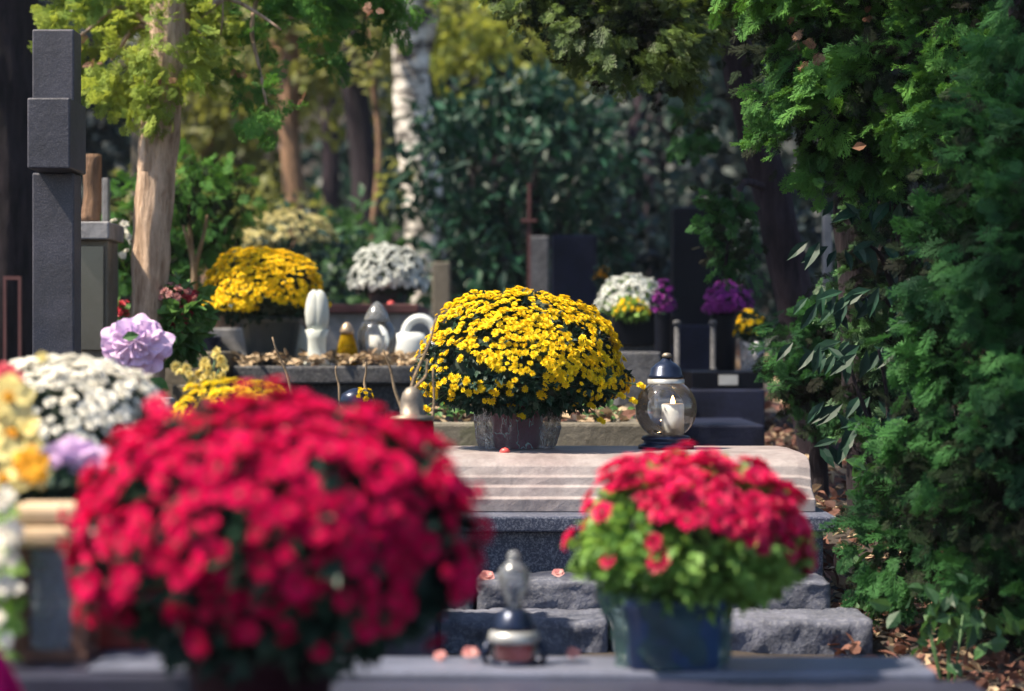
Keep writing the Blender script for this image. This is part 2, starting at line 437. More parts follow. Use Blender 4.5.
REDF = [flower_template(s, [(12, 1, .22, .1), (11, .86, .2, .42), (8, .62, .17, .85)], 1, .3) for s in (5, 6)]

# ------------------------------------------------------------------ plants
def clump_fronds(mb, centres, outs, nf, ln, T, spread=.06, droop=.35, rnd=.75, mio=0):
    n = len(centres)
    if n == 0: return
    c = np.repeat(centres, nf, 0); o = np.repeat(outs, nf, 0)
    k = len(c)
    y = norm(o*.8+rdir(k)*rnd+np.array([0, 0, -droop]))
    p = c+rng.normal(size=(k, 3))*spread
    z = norm(o*.55+rdir(k)*.5+np.array([0, -.1, .45]))
    s = ln*rng.uniform(.6, 1.25, k)
    idx = rng.integers(0, len(T), k)
    for i, t in enumerate(T):
        q = idx == i
        mb.scat(t, p[q], y[q], z[q], s[q], mio)

def lobe_points(lobes, dens, depth=(.72, 1.14), backcut=.35):
    Cs, Os = [], []
    L = np.array(lobes, float)
    for li, l in enumerate(L):
        c, r = l[:3], l[3:6]
        area = 4*PI*((r[0]*r[1])**1.6/3+(r[0]*r[2])**1.6/3+(r[1]*r[2])**1.6/3)**(1/1.6)
        n = max(3, int(area*dens))
        u = rdir(n)
        keep = (u[:, 1] < .35) | (rng.random(n) < backcut)
        u = u[keep]; n = len(u)
        p = c+u*r*rng.uniform(depth[0], depth[1], (n, 1))
        ins = np.zeros(n, bool)
        for lj, m in enumerate(L):
            if lj != li: ins |= (((p-m[:3])/m[3:6])**2).sum(1) < .55
        Cs.append(p[~ins]); Os.append(norm(u/r)[~ins])
    return np.concatenate(Cs), np.concatenate(Os)

def LB(px, py, d, rx, rz, ry):
    c = P(px, py, d)
    return [c[0], c[1], c[2], U(rx, d), ry, U(rz, d)]

def thuja_crown(lobes, dens, nf, ln, T=TH, spread=.05, inner=True, droop=.35):
    mb = MB()
    c, o = lobe_points(lobes, dens)
    clump_fronds(mb, c, o, nf, ln, T, spread, droop, .6)
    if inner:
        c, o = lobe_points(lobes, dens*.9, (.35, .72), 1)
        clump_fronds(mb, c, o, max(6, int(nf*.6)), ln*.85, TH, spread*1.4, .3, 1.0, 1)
    return mb

def leaf_crown(lobes, dens, nl, size, T=LEAF, spread=.1, depth=(.2, 1.05), up=.5, backcut=.6):
    mb = MB()
    c, o = lobe_points(lobes, dens, depth, backcut)
    c = np.repeat(c, nl, 0); o = np.repeat(o, nl, 0); k = len(c)
    p = c+rng.normal(size=(k, 3))*spread
    y = norm(o*.6+rdir(k)+np.array([0, 0, -.3]))
    z = norm(o*.4+rdir(k)*.8+np.array([0, 0, up]))
    mb.scat(T, p, y, z, size*rng.uniform(.6, 1.3, k))
    return mb

def trunk_pts(pts, n=30, wob=.01, seed=0):
    pts = np.array(pts, float); r = np.random.default_rng(seed)
    t = np.linspace(0, len(pts)-1, n)
    out = np.stack([np.interp(t, range(len(pts)), pts[:, k]) for k in range(3)], 1)
    # smooth
    for _ in range(3): out[1:-1] = (out[:-2]+2*out[1:-1]+out[2:])/4
    ph = r.uniform(0, 6, 3)
    out[:, 0] += wob*np.sin(np.linspace(0, 9, n)+ph[0]); out[:, 1] += wob*np.sin(np.linspace(0, 7, n)+ph[1])
    return out
def trunk_mb(pts, r0, r1, n=40, ns=36, wob=.01, seed=0, ridge=.05, flare=1.35):
    pp = trunk_pts(pts, n, wob, seed)
    rad = np.linspace(r0, r1, n); rad[:6] *= np.linspace(flare, 1, 6)
    return MB().tube(pp, rad, ns, ridge=ridge, seed=seed)

def lump(u, k=.05):
    return (1+k*(np.sin(u[:, 0]*4.1+1)*np.sin(u[:, 2]*5.3+.5)+.6*np.sin(u[:, 0]*7.7-u[:, 1]*5+2)*np.sin(u[:, 2]*6+1)))[:, None]
def blooms_on(mb, c, r, n, size, T, zmin=-.1, jitter=.06, mask=None, msk=.5, tiltup=.3, mio=0, minsep=.8, ymax=2, kk=1.0):
    """flower heads over an ellipsoid, kept apart like a packed cushion"""
    c = np.array(c, float); r = np.array(r, float)
    cand = rdir(n*14)
    cand = cand[(cand[:, 2] > zmin+rng.normal(size=len(cand))*.09) & (cand[:, 1] < ymax)]
    if mask is not None: cand = cand[mask(cand)]
    pos = cand*r
    keep = []; kept = np.zeros((n, 3)); m = 0
    sep2 = (size*2*minsep)**2
    for i in range(len(pos)):
        if m and (((kept[:m]-pos[i])**2).sum(1) < sep2).any(): continue
        kept[m] = pos[i]; keep.append(i); m += 1
        if m == n: break
    u = cand[keep]; p = pos[keep]
    k = len(p)
    if k == 0: return 0
    nrm = norm(u/r)
    p = p*lump(u)*(1+rng.normal(size=(k, 1))*jitter); p[:, 2] *= np.where(p[:, 2] < 0, kk, 1); p = c+p
    zz = norm(nrm+rng.normal(size=(k, 3))*.25+np.array([0, 0, tiltup]))
    y = np.cross(zz, rdir(k))
    s = size*np.clip(rng.normal(.95, .17, k), .5, 1.25)
    idx = rng.integers(0, len(T), k)
    for i, t in enumerate(T):
        q = idx == i; mb.scat(t, p[q], y[q], zz[q], s[q], mio)
    return k

def foliage_on(mb, c, r, n, size, T=MLEAF, zmin=-.75, sh=(.75, 1.0)):
    u = rdir(int(n*1.8)); u = u[u[:, 2] > zmin][:n]; k = len(u)
    p = np.array(c)+u*np.array(r)*lump(u)*rng.uniform(sh[0], sh[1], (k, 1))
    y = norm(u*.8+rdir(k)*.8)
    z = norm(u*.6+rdir(k)*.5+np.array([0, 0, .4]))
    mb.scat(T, p, y, z, size*rng.uniform(.6, 1.2, k))

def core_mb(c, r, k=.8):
    """dark shell inside the cushion, its colour standing in for shade among the stems"""
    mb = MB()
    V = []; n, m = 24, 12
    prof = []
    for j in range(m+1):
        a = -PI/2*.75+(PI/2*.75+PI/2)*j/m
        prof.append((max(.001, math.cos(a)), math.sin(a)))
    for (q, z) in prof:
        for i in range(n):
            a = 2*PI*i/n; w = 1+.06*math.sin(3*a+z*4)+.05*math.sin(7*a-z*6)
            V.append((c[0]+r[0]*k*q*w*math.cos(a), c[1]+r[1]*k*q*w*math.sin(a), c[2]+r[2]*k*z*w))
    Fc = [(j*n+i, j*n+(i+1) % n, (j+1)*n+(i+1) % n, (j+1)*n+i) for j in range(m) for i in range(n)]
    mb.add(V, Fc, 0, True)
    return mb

def mum(name, label, cx, topy, boty, wpx, d, fl, leafmat, petal, eye=None, T=POM, nfl=400, nleaf=1500, lsize=.03,
        zmin=-.2, mask=None, ctr=.45, jitter=.05, minsep=.8, base=None, potfn=None, group=None, tiltup=.3, ydepth=1.0, cat='potted flowers', core=.8, extra=None, lsh=.93):
    """cx, topy..boty, wpx: where the cushion shows in the photo at distance d"""
    R = U(wpx/2, d); H = U(boty-topy, d)
    cz = Z(topy, d)-H*(1-ctr)
    c = np.array([X(cx, d), d, cz]); rup = H*(1-ctr); 
    r = np.array([R, R*ydepth, rup])
    t = thing(name, label, cat, base if base is not None else (c[0], d, Z(boty, d)), group)
    kk = ctr/(1-ctr)
    def squash(m_):
        for v in m_.V:
            lo = v[:, 2] < c[2]; v[lo, 2] = c[2]+(v[lo, 2]-c[2])*kk
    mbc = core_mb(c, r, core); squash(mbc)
    mbl = MB()
    foliage_on(mbl, c, (r[0], r[1], r[2]), nleaf, lsize, sh=(.72, lsh))
    squash(mbl)
    # lower skirt of leaves
    low = r.copy(); low[2] = H*ctr
    u = rdir(nleaf); u = u[(u[:, 2] < .1)]; k = len(u)
    p = c+u*low*rng.uniform(.6, 1.0, (k, 1))
    mbl.scat(MLEAF, p, norm(u+rdir(k)*.8), norm(u*.5+rdir(k)*.5+[0, 0, .4]), lsize*rng.uniform(.6, 1.2, k))
    n0 = mbl.n
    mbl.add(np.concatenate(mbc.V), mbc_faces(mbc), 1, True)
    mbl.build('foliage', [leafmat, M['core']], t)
    mbf = MB()
    blooms_on(mbf, c, r*1.01, nfl, fl, T, zmin, jitter, mask, tiltup=tiltup, minsep=minsep, kk=kk)
    mbf.build('blossoms', [petal, eye or petal], t)
    if potfn: potfn(t, c, R, H)
    return t, c, r
def mbc_faces(mb):
    out = []; i = 0
    L = np.concatenate(mb.L); Sz = np.concatenate(mb.S)
    for s_ in Sz: out.append(tuple(int(v) for v in L[i:i+s_])); i += s_
    return out

# ------------------------------------------------------------------ ground
GP = [(-4, -.62), (2, -.62), (3.6, -.60), (4.3, -.54), (5.6, -.40), (7, -.27), (9, -.16), (12, -.06), (20, .05), (34, .3), (36, .5), (48, 13), (200, 14)]
def gz(d): return EYE+float(np.interp(d, [a for a, b in GP], [b for a, b in GP]))
def ground():
    mb = MB()
    xs = np.concatenate([np.linspace(-120, -8, 12), np.linspace(-7, 7, 90), np.linspace(8, 120, 12)])
    ys = np.concatenate([np.linspace(-40, -2, 8), np.linspace(-1.5, 12, 110), np.linspace(12.5, 60, 40), np.linspace(70, 200, 6)])
    r = np.random.default_rng(3)
    V = np.array([(x, y, gz(y)+.025*math.sin(x*3.1+y)*math.sin(y*2.3)+r.uniform(-.008, .008)) for y in ys for x in xs])
    nx = len(xs)
    Fc = np.array([(j*nx+i, j*nx+i+1, (j+1)*nx+i+1, (j+1)*nx+i) for j in range(len(ys)-1) for i in range(nx-1)])
    mb.add(V, Fc, 0, True)
    o = mb.build('ground', M['soil']); tag(o, 'dark leaf-strewn soil of the sloping cemetery ground', None, kind='structure')
ground()
def litter(name, label, x0, x1, y0, y1, n, size, mats, zf, cat='leaf litter', lift=.02):
    p = np.stack([rng.uniform(x0, x1, n), rng.uniform(y0, y1, n), np.zeros(n)], 1)
    p[:, 2] = [zf(a, b) for a, b in p[:, :2]]
    p[:, 2] += rng.uniform(.004, lift, n)
    y = norm(rdir(n)*np.array([1, 1, .45])); z = norm(rdir(n)*.7+[0, 0, .9])
    mb = MB(); h = n//3*2
    s = size*rng.uniform(.6, 1.3, n)
    mb.scat(BROAD, p[:h], y[:h], z[:h], s[:h]); mb.scat(BROAD, p[h:], y[h:], z[h:], s[h:], 1)
    o = mb.build(name, mats); tag(o, label, cat, kind='stuff'); return o
GF = lambda x, y: gz(y)+.025*math.sin(x*3.1+y)*math.sin(y*2.3)
litter('leaf_litter', 'brown fallen leaves covering the ground beside the graves', .55, 2.0, 3.2, 7.5, 9500, .034, [M['litter'], M['litter_tan']], GF)
litter('leaf_litter', 'fallen leaves on the ground further back among the graves', -4.5, 4.5, 7.6, 14, 6000, .06, [M['litter'], M['litter_tan']], GF)

# ------------------------------------------------------------------ far wood and background trees
def grove(name, label, lobes, dens, nl, size, m, spread=.25):
    mb = leaf_crown(lobes, dens, nl, size, LEAF, spread, (.15, 1.05), .3, .4)
    o = mb.build(name, m); tag(o, label, 'foliage', kind='stuff')
ls = []
for i in range(34):
    x = -11+22*i/33+random.uniform(-.4, .4)
    ls.append([x, random.uniform(26, 31), EYE+random.uniform(-.2, 6.5), random.uniform(1.3, 2.2), 1.6, random.uniform(1.2, 2.2)])
for i in range(26):
    ls.append([-11+22*i/25, random.uniform(25, 27), EYE+random.uniform(-.3, 1.2), 1.2, 1.2, 1.0])
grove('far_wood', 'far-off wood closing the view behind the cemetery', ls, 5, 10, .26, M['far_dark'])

def leafy_tree(label, lobes, dens, nl, size, m, trunk, r0, r1, bark, name='leafy_tree', seed=1, spread=.12, group=None, limbs=3):
    base = trunk[0]
    t = thing(name, label, 'tree', base, group)
    leaf_crown(lobes, dens, nl, size, LEAF, spread).build('crown', m, t)
    mb = trunk_mb(trunk, r0, r1, 34, 20, .03, seed, .05)
    rr = random.Random(seed)
    for k in range(limbs):
        l = lobes[rr.randrange(len(lobes))]; tt = rr.uniform(.45, .9)
        a = np.array(trunk[0])*(1-tt)+np.array(trunk[-1])*tt
        b = np.array(l[:3])
        mb.tube([a, (a+b)/2+[0, 0, .1], b], [r1*.6, r1*.4, r1*.15], 7)
    mb.build('trunk', bark, t)
    return t
def gp(px, d): return (X(px, d), d, gz(d)-.05)
def tp(px, py, d): return tuple(P(px, py, d))

BG = 'trees standing behind the graves'
leafy_tree('tree with olive green foliage filling the gap between the left trunk and the tan trunk',
    [LB(225, 120, 16, 60, 80, .9), LB(200, 30, 16, 90, 70, .9), LB(270, 60, 15.5, 60, 70, .8), LB(240, 190, 16, 50, 50, .7)], 22, 12, .11, M['far_olive'],
    [gp(215, 16), tp(215, 150, 16), tp(222, -60, 16)], .12, .07, M['bark_tan'], seed=3, group=BG)
leafy_tree('straight tan trunked tree behind the pale flowering bush',
    [LB(300, -60, 13, 90, 60, .8), LB(330, 40, 13.4, 55, 45, .6), LB(255, 30, 13.4, 45, 40, .6)], 20, 12, .10, M['far_olive'],
    [gp(292, 13), tp(291, 200, 13), tp(293, 60, 13), tp(297, -60, 13)], .058, .045, M['bark_tan'], seed=4, group=BG)
leafy_tree('dark trunked tree just left of the birch',
    [LB(370, -70, 12.5, 80, 60, .8), LB(352, 60, 13, 40, 60, .5)], 20, 12, .10, M['far_olive'],
    [gp(360, 12.5), tp(360, 200, 12.5), tp(358, 60, 12.5), tp(365, -60, 12.5)], .075, .06, M['bark_dark'], seed=5, group=BG)
leafy_tree('slim brownish tree between the tan trunk and the dark trunk',
    [LB(330, -40, 15, 50, 60, .6), LB(322, 70, 15.5, 35, 45, .5)], 20, 12, .10, M['far_yellow'],
    [gp(328, 15), tp(326, 180, 15), tp(330, -50, 15)], .065, .05, M['bark_lean'], seed=6, group=BG)
leafy_tree('thin pale sapling close beside the dark trunk left of the birch',
    [LB(374, 20, 12, 14, 30, .2), LB(378, -30, 12, 25, 30, .2)], 25, 10, .07, M['far_olive'],
    [gp(372, 12), tp(373, 150, 12), tp(376, -20, 12)], .018, .012, M['bark_tan'], seed=16, group=BG, limbs=1)
leafy_tree('tree with yellow green sunlit leaves right of the birch top',
    [LB(470, 40, 14, 55, 42, .7), LB(540, 55, 14.4, 60, 45, .7), LB(425, 15, 14, 45, 30, .6)], 34, 12, .08, M['far_yellow'],
    [gp(500, 14), tp(497, 200, 14), tp(505, -20, 14)], .06, .04, M['bark_dark'], seed=7, group=BG)
leafy_tree('thin crooked tree with sparse leaves between the big dark bush and the black headstone',
    [LB(640, 150, 12, 38, 38, .4), LB(660, 105, 12.2, 40, 30, .4), LB(612, 130, 12, 25, 30, .3), LB(665, 200, 12, 25, 25, .3)], 22, 7, .09, M['far_teal'],
    [gp(625, 12), tp(632, 250, 12), tp(622, 170, 12), tp(640, 80, 12), tp(655, 20, 12)], .05, .03, M['bark_lean'], seed=8, group=BG)
leafy_tree('second crooked thin trunk with few leaves leaning right beside the sparse tree',
    [LB(690, 60, 13, 35, 35, .4), LB(660, 20, 13, 35, 30, .4)], 22, 7, .09, M['far_teal'],
    [gp(650, 13), tp(645, 230, 13), tp(655, 130, 13), tp(672, 50, 13)], .035, .02, M['bark_lean'], seed=9, group=BG)
leafy_tree('dark leafed tree behind the black headstone in deep shade',
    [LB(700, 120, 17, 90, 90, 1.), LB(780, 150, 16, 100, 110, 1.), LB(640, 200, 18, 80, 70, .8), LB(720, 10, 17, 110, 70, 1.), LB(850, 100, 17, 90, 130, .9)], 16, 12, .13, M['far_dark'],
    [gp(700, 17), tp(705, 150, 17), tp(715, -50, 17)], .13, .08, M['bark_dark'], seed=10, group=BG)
leafy_tree('dark teal tree between the stone cross and the left thuja trunk',
    [LB(95, 130, 15, 50, 70, .8), LB(60, 60, 15, 70, 60, .8), LB(110, 200, 15, 40, 60, .6)], 26, 12, .10, M['far_dark'],
    [gp(96, 15), tp(95, 150, 15), tp(90, -20, 15)], .11, .06, M['bark_dark'], seed=12, group=BG)
leafy_tree('dark tree filling the space behind the birch and big bush',
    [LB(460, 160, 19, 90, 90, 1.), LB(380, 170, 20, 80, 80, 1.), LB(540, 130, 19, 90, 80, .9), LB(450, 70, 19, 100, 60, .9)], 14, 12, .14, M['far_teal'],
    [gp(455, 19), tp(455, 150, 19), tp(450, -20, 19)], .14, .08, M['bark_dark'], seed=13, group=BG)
# birch
t = thing('birch_tree', 'birch with pale patchy bark standing behind the white chrysanthemums', 'tree', gp(425, 11.5))
mb = trunk_mb([gp(428, 11.5), tp(424, 250, 11.5), tp(416, 150, 11.5), tp(413, 60, 11.5), tp(408, -40, 11.5)], .105, .08, 60, 30, .012, 21, .05)
mb.tube([tp(424, 50, 11.5), tp(432, 10, 11.5), tp(436, -50, 11.5)], [.04, .035, .03], 12, ridge=.06)
mb.build('trunk', M['birch'], t)
leaf_crown([LB(398, 160, 11.3, 13, 14, .1), LB(392, 190, 11.3, 9, 10, .1), LB(440, 5, 11.6, 45, 25, .4), LB(385, 20, 11.6, 40, 35, .3), LB(380, 70, 11.7, 22, 26, .2), LB(415, -60, 11.5, 120, 35, .6)], 40, 8, .06, LEAF, .05).build('crown', M['far_olive'], t)
# big left trunk in shade
t = thing('dark_tree', 'massive dark trunk at the left edge behind the stone cross', 'tree', gp(8, 7.6))
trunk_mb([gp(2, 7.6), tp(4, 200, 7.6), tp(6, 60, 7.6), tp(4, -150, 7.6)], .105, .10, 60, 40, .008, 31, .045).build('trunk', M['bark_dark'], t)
leaf_crown([LB(20, -90, 7.6, 90, 50, .4), LB(-30, -150, 7.6, 130, 60, .5)], 40, 10, .07, LEAF, .06).build('crown', M['far_teal'], t)
# big dark glossy bush
t = thing('evergreen_bush', 'large dark bush with glossy leaves, its top catching the light, behind the golden chrysanthemum', 'bush', gp(530, 10.4))
lob = [LB(520, 165, 10.6, 85, 75, .42), LB(455, 175, 10.4, 45, 60, .3), LB(585, 175, 10.4, 40, 60, .3), LB(520, 110, 10.7, 60, 28, .3), LB(500, 260, 10.4, 75, 60, .35), LB(590, 240, 10.6, 40, 50, .3)]
leaf_crown(lob, 70, 11, .085, LAUREL, .05, (.55, 1.06), .8, .4).build('foliage', M['rhodo'], t)
mb = MB()
for k, (a, b) in enumerate([(500, 180), (540, 120), (470, 160), (575, 170)]):
    mb.tube(trunk_pts([gp(525, 10.4), tp((a+525)/2, 260, 10.4), tp(a, b, 10.5)], 12, .01, k), np.linspace(.035, .012, 12), 8)
mb.build('stems', M['bark_dark'], t)
# flowering pale bush (left, behind yellow mum)
t = thing('flowering_bush', 'pale cream flowering bush behind the left golden chrysanthemum pot', 'bush', gp(290, 9.6))
lob = [LB(290, 245, 9.6, 48, 34, .22), LB(250, 262, 9.6, 28, 30, .2), LB(325, 270, 9.5, 25, 35, .2)]
leaf_crown(lob, 110, 8, .05, LEAF, .04, (.5, 1.02), .5).build('foliage', M['mumleaf'], t)
mb = MB()
for l in lob[:2]:
    blooms_on(mb, l[:3], l[3:6], 230, .022, POM, .15, .04, minsep=.7)
mb.build('blossoms', M['cream'], t)
# hedge greens at left middle
t = thing('leafy_bush', 'low green bush in shade beside the flowering bush, left of the birch', 'bush', gp(345, 10.6))
leaf_crown([LB(345, 255, 10.6, 32, 45, .25), LB(390, 270, 11, 40, 40, .25)], 80, 8, .07, LEAF, .05).build('foliage', [M['thuja_dark'], M['thuja_inner']], t)
t = thing('leafy_bush', 'olive green bush seen under the left trees, behind the thuja bush', 'bush', gp(225, 12.5))
leaf_crown([LB(235, 220, 12.5, 60, 45, .4), LB(300, 235, 13.8, 60, 40, .4), LB(175, 220, 12.8, 50, 55, .4)], 50, 9, .08, LEAF, .07).build('foliage', M['far_olive'], t)
t = thing('leafy_bush', 'dark bush in shade behind the white flowers and yellow pansies', 'bush', gp(640, 11))
leaf_crown([LB(640, 270, 11, 50, 35, .3), LB(700, 250, 12.5, 60, 60, .3), LB(800, 260, 11, 70, 80, .3)], 50, 9, .08, LEAF, .07).build('foliage', M['far_dark'], t)

# ------------------------------------------------------------------ thujas
# left thuja with visible trunk
t = thing('thuja_tree', 'thuja with a twisted pale brown trunk and sunlit yellow green crown at the left', 'tree', gp(148, 5.98))
mb = trunk_mb([gp(146, 5.98), tp(146, 330, 5.98), tp(150, 250, 5.98), tp(157, 170, 5.98), tp(166, 90, 5.98), tp(172, -10, 5.98), tp(180, -150, 5.98)], .043, .052, 90, 44, .004, 41, .06, 1.5)
mb.tube(trunk_pts([tp(150, 190, 5.98), tp(146, 160, 5.94), tp(152, 120, 5.96), tp(160, 60, 5.98)], 20, .003, 3), np.linspace(.018, .012, 20), 12, ridge=.05)
for (a, b, c_, dd) in [(110, 60, .012, 6.0), (75, 40, .01, 6.0), (210, 50, .012, 5.98), (280, 30, .01, 5.98), (360, 5, .009, 6.15)]:
    mb.tube(trunk_pts([tp(168, 40, 5.98), tp((168+a)/2, b-40, 6.05), tp(a, b, dd)], 12, .004, a), np.linspace(c_, .003, 12), 7)
mb.tube(trunk_pts([tp(222, -60, 6.0), tp(223, 0, 6.0), tp(221, 35, 6.0)], 8, .002, 2), .002, 5)
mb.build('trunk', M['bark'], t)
lob = [LB(110, 55, 6.12, 48, 42, .13), LB(165, 40, 5.9, 34, 44, .1), LB(80, 25, 6.2, 36, 30, .1), LB(140, 0, 6.2, 75, 35, .18), LB(190, 62, 6.16, 18, 22, .07),
       LB(222, 42, 6.12, 15, 14, .05), LB(125, 92, 5.95, 24, 14, .07), LB(172, 102, 5.9, 15, 16, .05), LB(210, 10, 6.2, 36, 22, .1), LB(100, -40, 6.12, 60, 22, .1)]
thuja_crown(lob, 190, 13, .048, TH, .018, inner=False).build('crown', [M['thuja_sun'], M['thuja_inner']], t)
lob = [LB(262, 18, 6.2, 26, 22, .08), LB(310, 12, 6.2, 32, 18, .08), LB(355, 22, 6.2, 22, 16, .06), LB(330, 42, 6.2, 14, 12, .05), LB(268, 110, 6.0, 22, 16, .05), LB(245, 90, 6.1, 16, 12, .05),
       LB(400, 8, 6.2, 25, 12, .06), LB(340, -30, 6.2, 90, 25, .15)]
mb = thuja_crown(lob, 220, 8, .055, TH, .022, inner=False)
mb.build('hanging_sprays', [M['thuja'], M['thuja_inner']], t)
mb = MB()
for (a, b) in [(367, 5), (372, 12), (82, 40), (168, 78), (300, 95), (100, 62), (236, 70)]:
    clump_fronds(mb, np.array([tp(a, b, 5.88)]), np.array([[0, -.5, -.5]]), 3, .03, TH, .008)
mb.build('withered_sprays', M['thuja_brown'], t)
mb = MB()
mb.tube(trunk_pts([tp(284, -90, 6.2), tp(250, 20, 6.15), tp(255, 60, 6.1), tp(268, 105, 6.0)], 12, .004, 2), np.linspace(.008, .003, 12), 6)
mb.build('hanging_branch', M['bark'], t)
# thuja bush behind its trunk
t = thing('thuja_bush', 'fresh green thuja bush behind the pale brown trunk, left of the golden chrysanthemum', 'bush', gp(200, 6.7))
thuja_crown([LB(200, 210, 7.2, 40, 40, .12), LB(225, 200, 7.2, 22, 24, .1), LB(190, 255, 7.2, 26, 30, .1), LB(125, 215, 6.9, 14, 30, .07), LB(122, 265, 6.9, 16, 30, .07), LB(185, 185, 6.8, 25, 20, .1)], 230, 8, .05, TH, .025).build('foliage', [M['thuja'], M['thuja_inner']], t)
mb = MB()
for (a, b) in [(205, 215), (185, 225), (190, 190)]:
    mb.tube(trunk_pts([gp(196, 6.8), tp(194, 290, 6.8), tp(a, b, 6.75)], 12, .006, a), np.linspace(.014, .004, 12), 7)
mb.build('stems', M['twig'], t)

t = thing('added_shade_tree', 'added tree, unseen at the left, its high branches put in to dapple the right hedge', 'tree', (-3.6, 4.2, gz(4.2)))  # unseen tree added only to throw dappled shade on the right hedge
leaf_crown([[-.40, 3.6, EYE+2.45, .42, .5, .22], [-.2, 4.3, EYE+2.5, .34, .35, .2], [-.65, 2.7, EYE+2.5, .4, .35, .2], [-.85, 3.5, EYE+2.5, .3, .35, .2], [-3.7, 4.2, EYE+3.2, .8, .8, .5]], 22, 12, .08, LEAF, .08, (.3, 1.05), .5, 1).build('crown', M['far_olive'], t)
mb = trunk_mb([(-3.6, 4.2, gz(4.2)-.1), (-3.6, 4.25, 2.0), (-3.7, 4.2, 3.0), (-3.7, 4.2, 3.9)], .13, .07, 30, 20, .02, 91)
mb.tube([(-3.65, 4.2, 3.1), (-2.4, 4.1, 3.45), (-.3, 3.9, 3.3)], [.05, .035, .012], 8); mb.tube([(-3.65, 4.2, 3.2), (-2.2, 3.4, 3.5), (-.6, 2.8, 3.35)], [.045, .03, .012], 8)
mb.build('trunk', M['bark_dark'], t)
# leaning trunk tree (right) with the branch that hangs in from the top centre
t = thing('leaning_thuja', 'thuja with dark left-leaning trunk, its branch hanging in at the top centre', 'tree', gp(822, 6.5))
mb = trunk_mb([gp(826, 6.5), tp(806, 390, 6.5), tp(793, 300, 6.5), tp(775, 200, 6.5), tp(757, 130, 6.5), tp(736, 50, 6.5), tp(715, -120, 6.5)], .055, .044, 90, 40, .006, 51, .05, 1.4)
for (a, b) in [(690, 30), (600, 20), (560, 5), (640, 60)]:
    mb.tube(trunk_pts([tp(722, 10, 6.5), tp((722+a)/2, b-35, 6.1), tp(a, b, 5.75)], 14, .006, a), np.linspace(.018, .004, 14), 8)
mb.tube(trunk_pts([tp(765, 190, 6.5), tp(745, 175, 6.3), tp(730, 215, 6.15), tp(728, 265, 6.1)], 12, .006, 8), np.linspace(.012, .004, 12), 7)
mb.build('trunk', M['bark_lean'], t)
lob = [LB(550, 15, 5.8, 42, 20, .12), LB(605, 25, 5.75, 42, 26, .14), LB(655, 35, 5.75, 42, 34, .14), LB(690, 20, 5.9, 32, 32, .14), LB(625, 62, 5.7, 28, 18, .09),
       LB(640, -25, 5.9, 130, 35, .25), LB(668, 70, 5.8, 26, 14, .08), LB(530, -5, 5.9, 40, 16, .1)]
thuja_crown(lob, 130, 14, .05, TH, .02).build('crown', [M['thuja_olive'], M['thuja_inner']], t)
lob = [LB(730, 225, 6.1, 14, 24, .06), LB(726, 200, 6.1, 10, 10, .05), LB(738, 258, 6.15, 12, 16, .05), LB(722, 250, 6.15, 9, 12, .04), LB(720, -110, 6.4, 180, 60, .5), LB(690, 120, 6.9, 18, 20, .06), [-.45, 8.3, EYE+1.85, .55, .5, .3], [.15, 7.1, EYE+1.75, .6, .5, .3], [-.1, 6.4, EYE+1.8, .42, .4, .25]]  # unseen lobes at the end are added to shade headstone and leaning trunk
thuja_crown(lob, 170, 10, .046, TH, .02).build('hanging_sprays', [M['thuja_low'], M['thuja_inner']], t)

# upper right thuja crown on a trunk rising behind the laurel
t = thing('thuja_tree', 'broad green thuja crown filling the upper right, its trunk rising behind the glossy laurel', 'tree', gp(868, 5.5))
mb = trunk_mb([gp(868, 5.5), tp(868, 430, 5.5), tp(862, 330, 5.5), tp(850, 220, 5.5), tp(850, 100, 5.5), tp(860, -100, 5.5)], .048, .04, 70, 36, .006, 61, .05, 1.5)
mb.tube(trunk_pts([gp(905, 5.6), tp(900, 430, 5.6), tp(880, 330, 5.6), tp(882, 200, 5.6)], 20, .006, 9), np.linspace(.022, .016, 20), 12, ridge=.05)
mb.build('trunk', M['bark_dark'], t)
lob = [LB(778, 35, 5.2, 26, 30, .12), LB(776, 92, 5.2, 22, 26, .1), LB(790, 126, 5.2, 20, 16, .1), LB(830, 40, 5.1, 46, 44, .18), LB(855, 110, 5.1, 50, 38, .18), LB(835, 160, 5.2, 34, 20, .12), LB(890, 165, 5.2, 40, 30, .15),
       LB(900, 50, 5.0, 50, 50, .18), LB(965, 30, 4.8, 50, 45, .18), LB(950, 100, 4.9, 45, 45, .16), LB(1010, 80, 4.7, 40, 70, .16), LB(860, -60, 5.2, 150, 70, .5), LB(1000, -60, 5.0, 120, 70, .4)]
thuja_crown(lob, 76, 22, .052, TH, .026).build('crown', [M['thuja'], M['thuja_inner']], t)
mb = MB()
for (a, b) in [(795, 30), (801, 40), (870, 8), (815, 55)]:
    clump_fronds(mb, np.array([tp(a, b, 4.92)]), np.array([[0, -.5, -.3]]), 3, .028, TH, .008)
for (a, b, s_) in [(852, 148, .03), (1005, 30, .035), (940, 78, .02), (952, 76, .02)]:
    mb.scat(BROAD, [P(a, b, 4.8)], [[.9, 0, .2]], [[0, -1, .2]], [s_])
mb.tube(trunk_pts([tp(1008, 0, 4.5), tp(1012, 40, 4.5), tp(1014, 72, 4.5)], 8, .002, 4), .002, 5)
mb.build('withered_sprays', M['thuja_brown'], t)

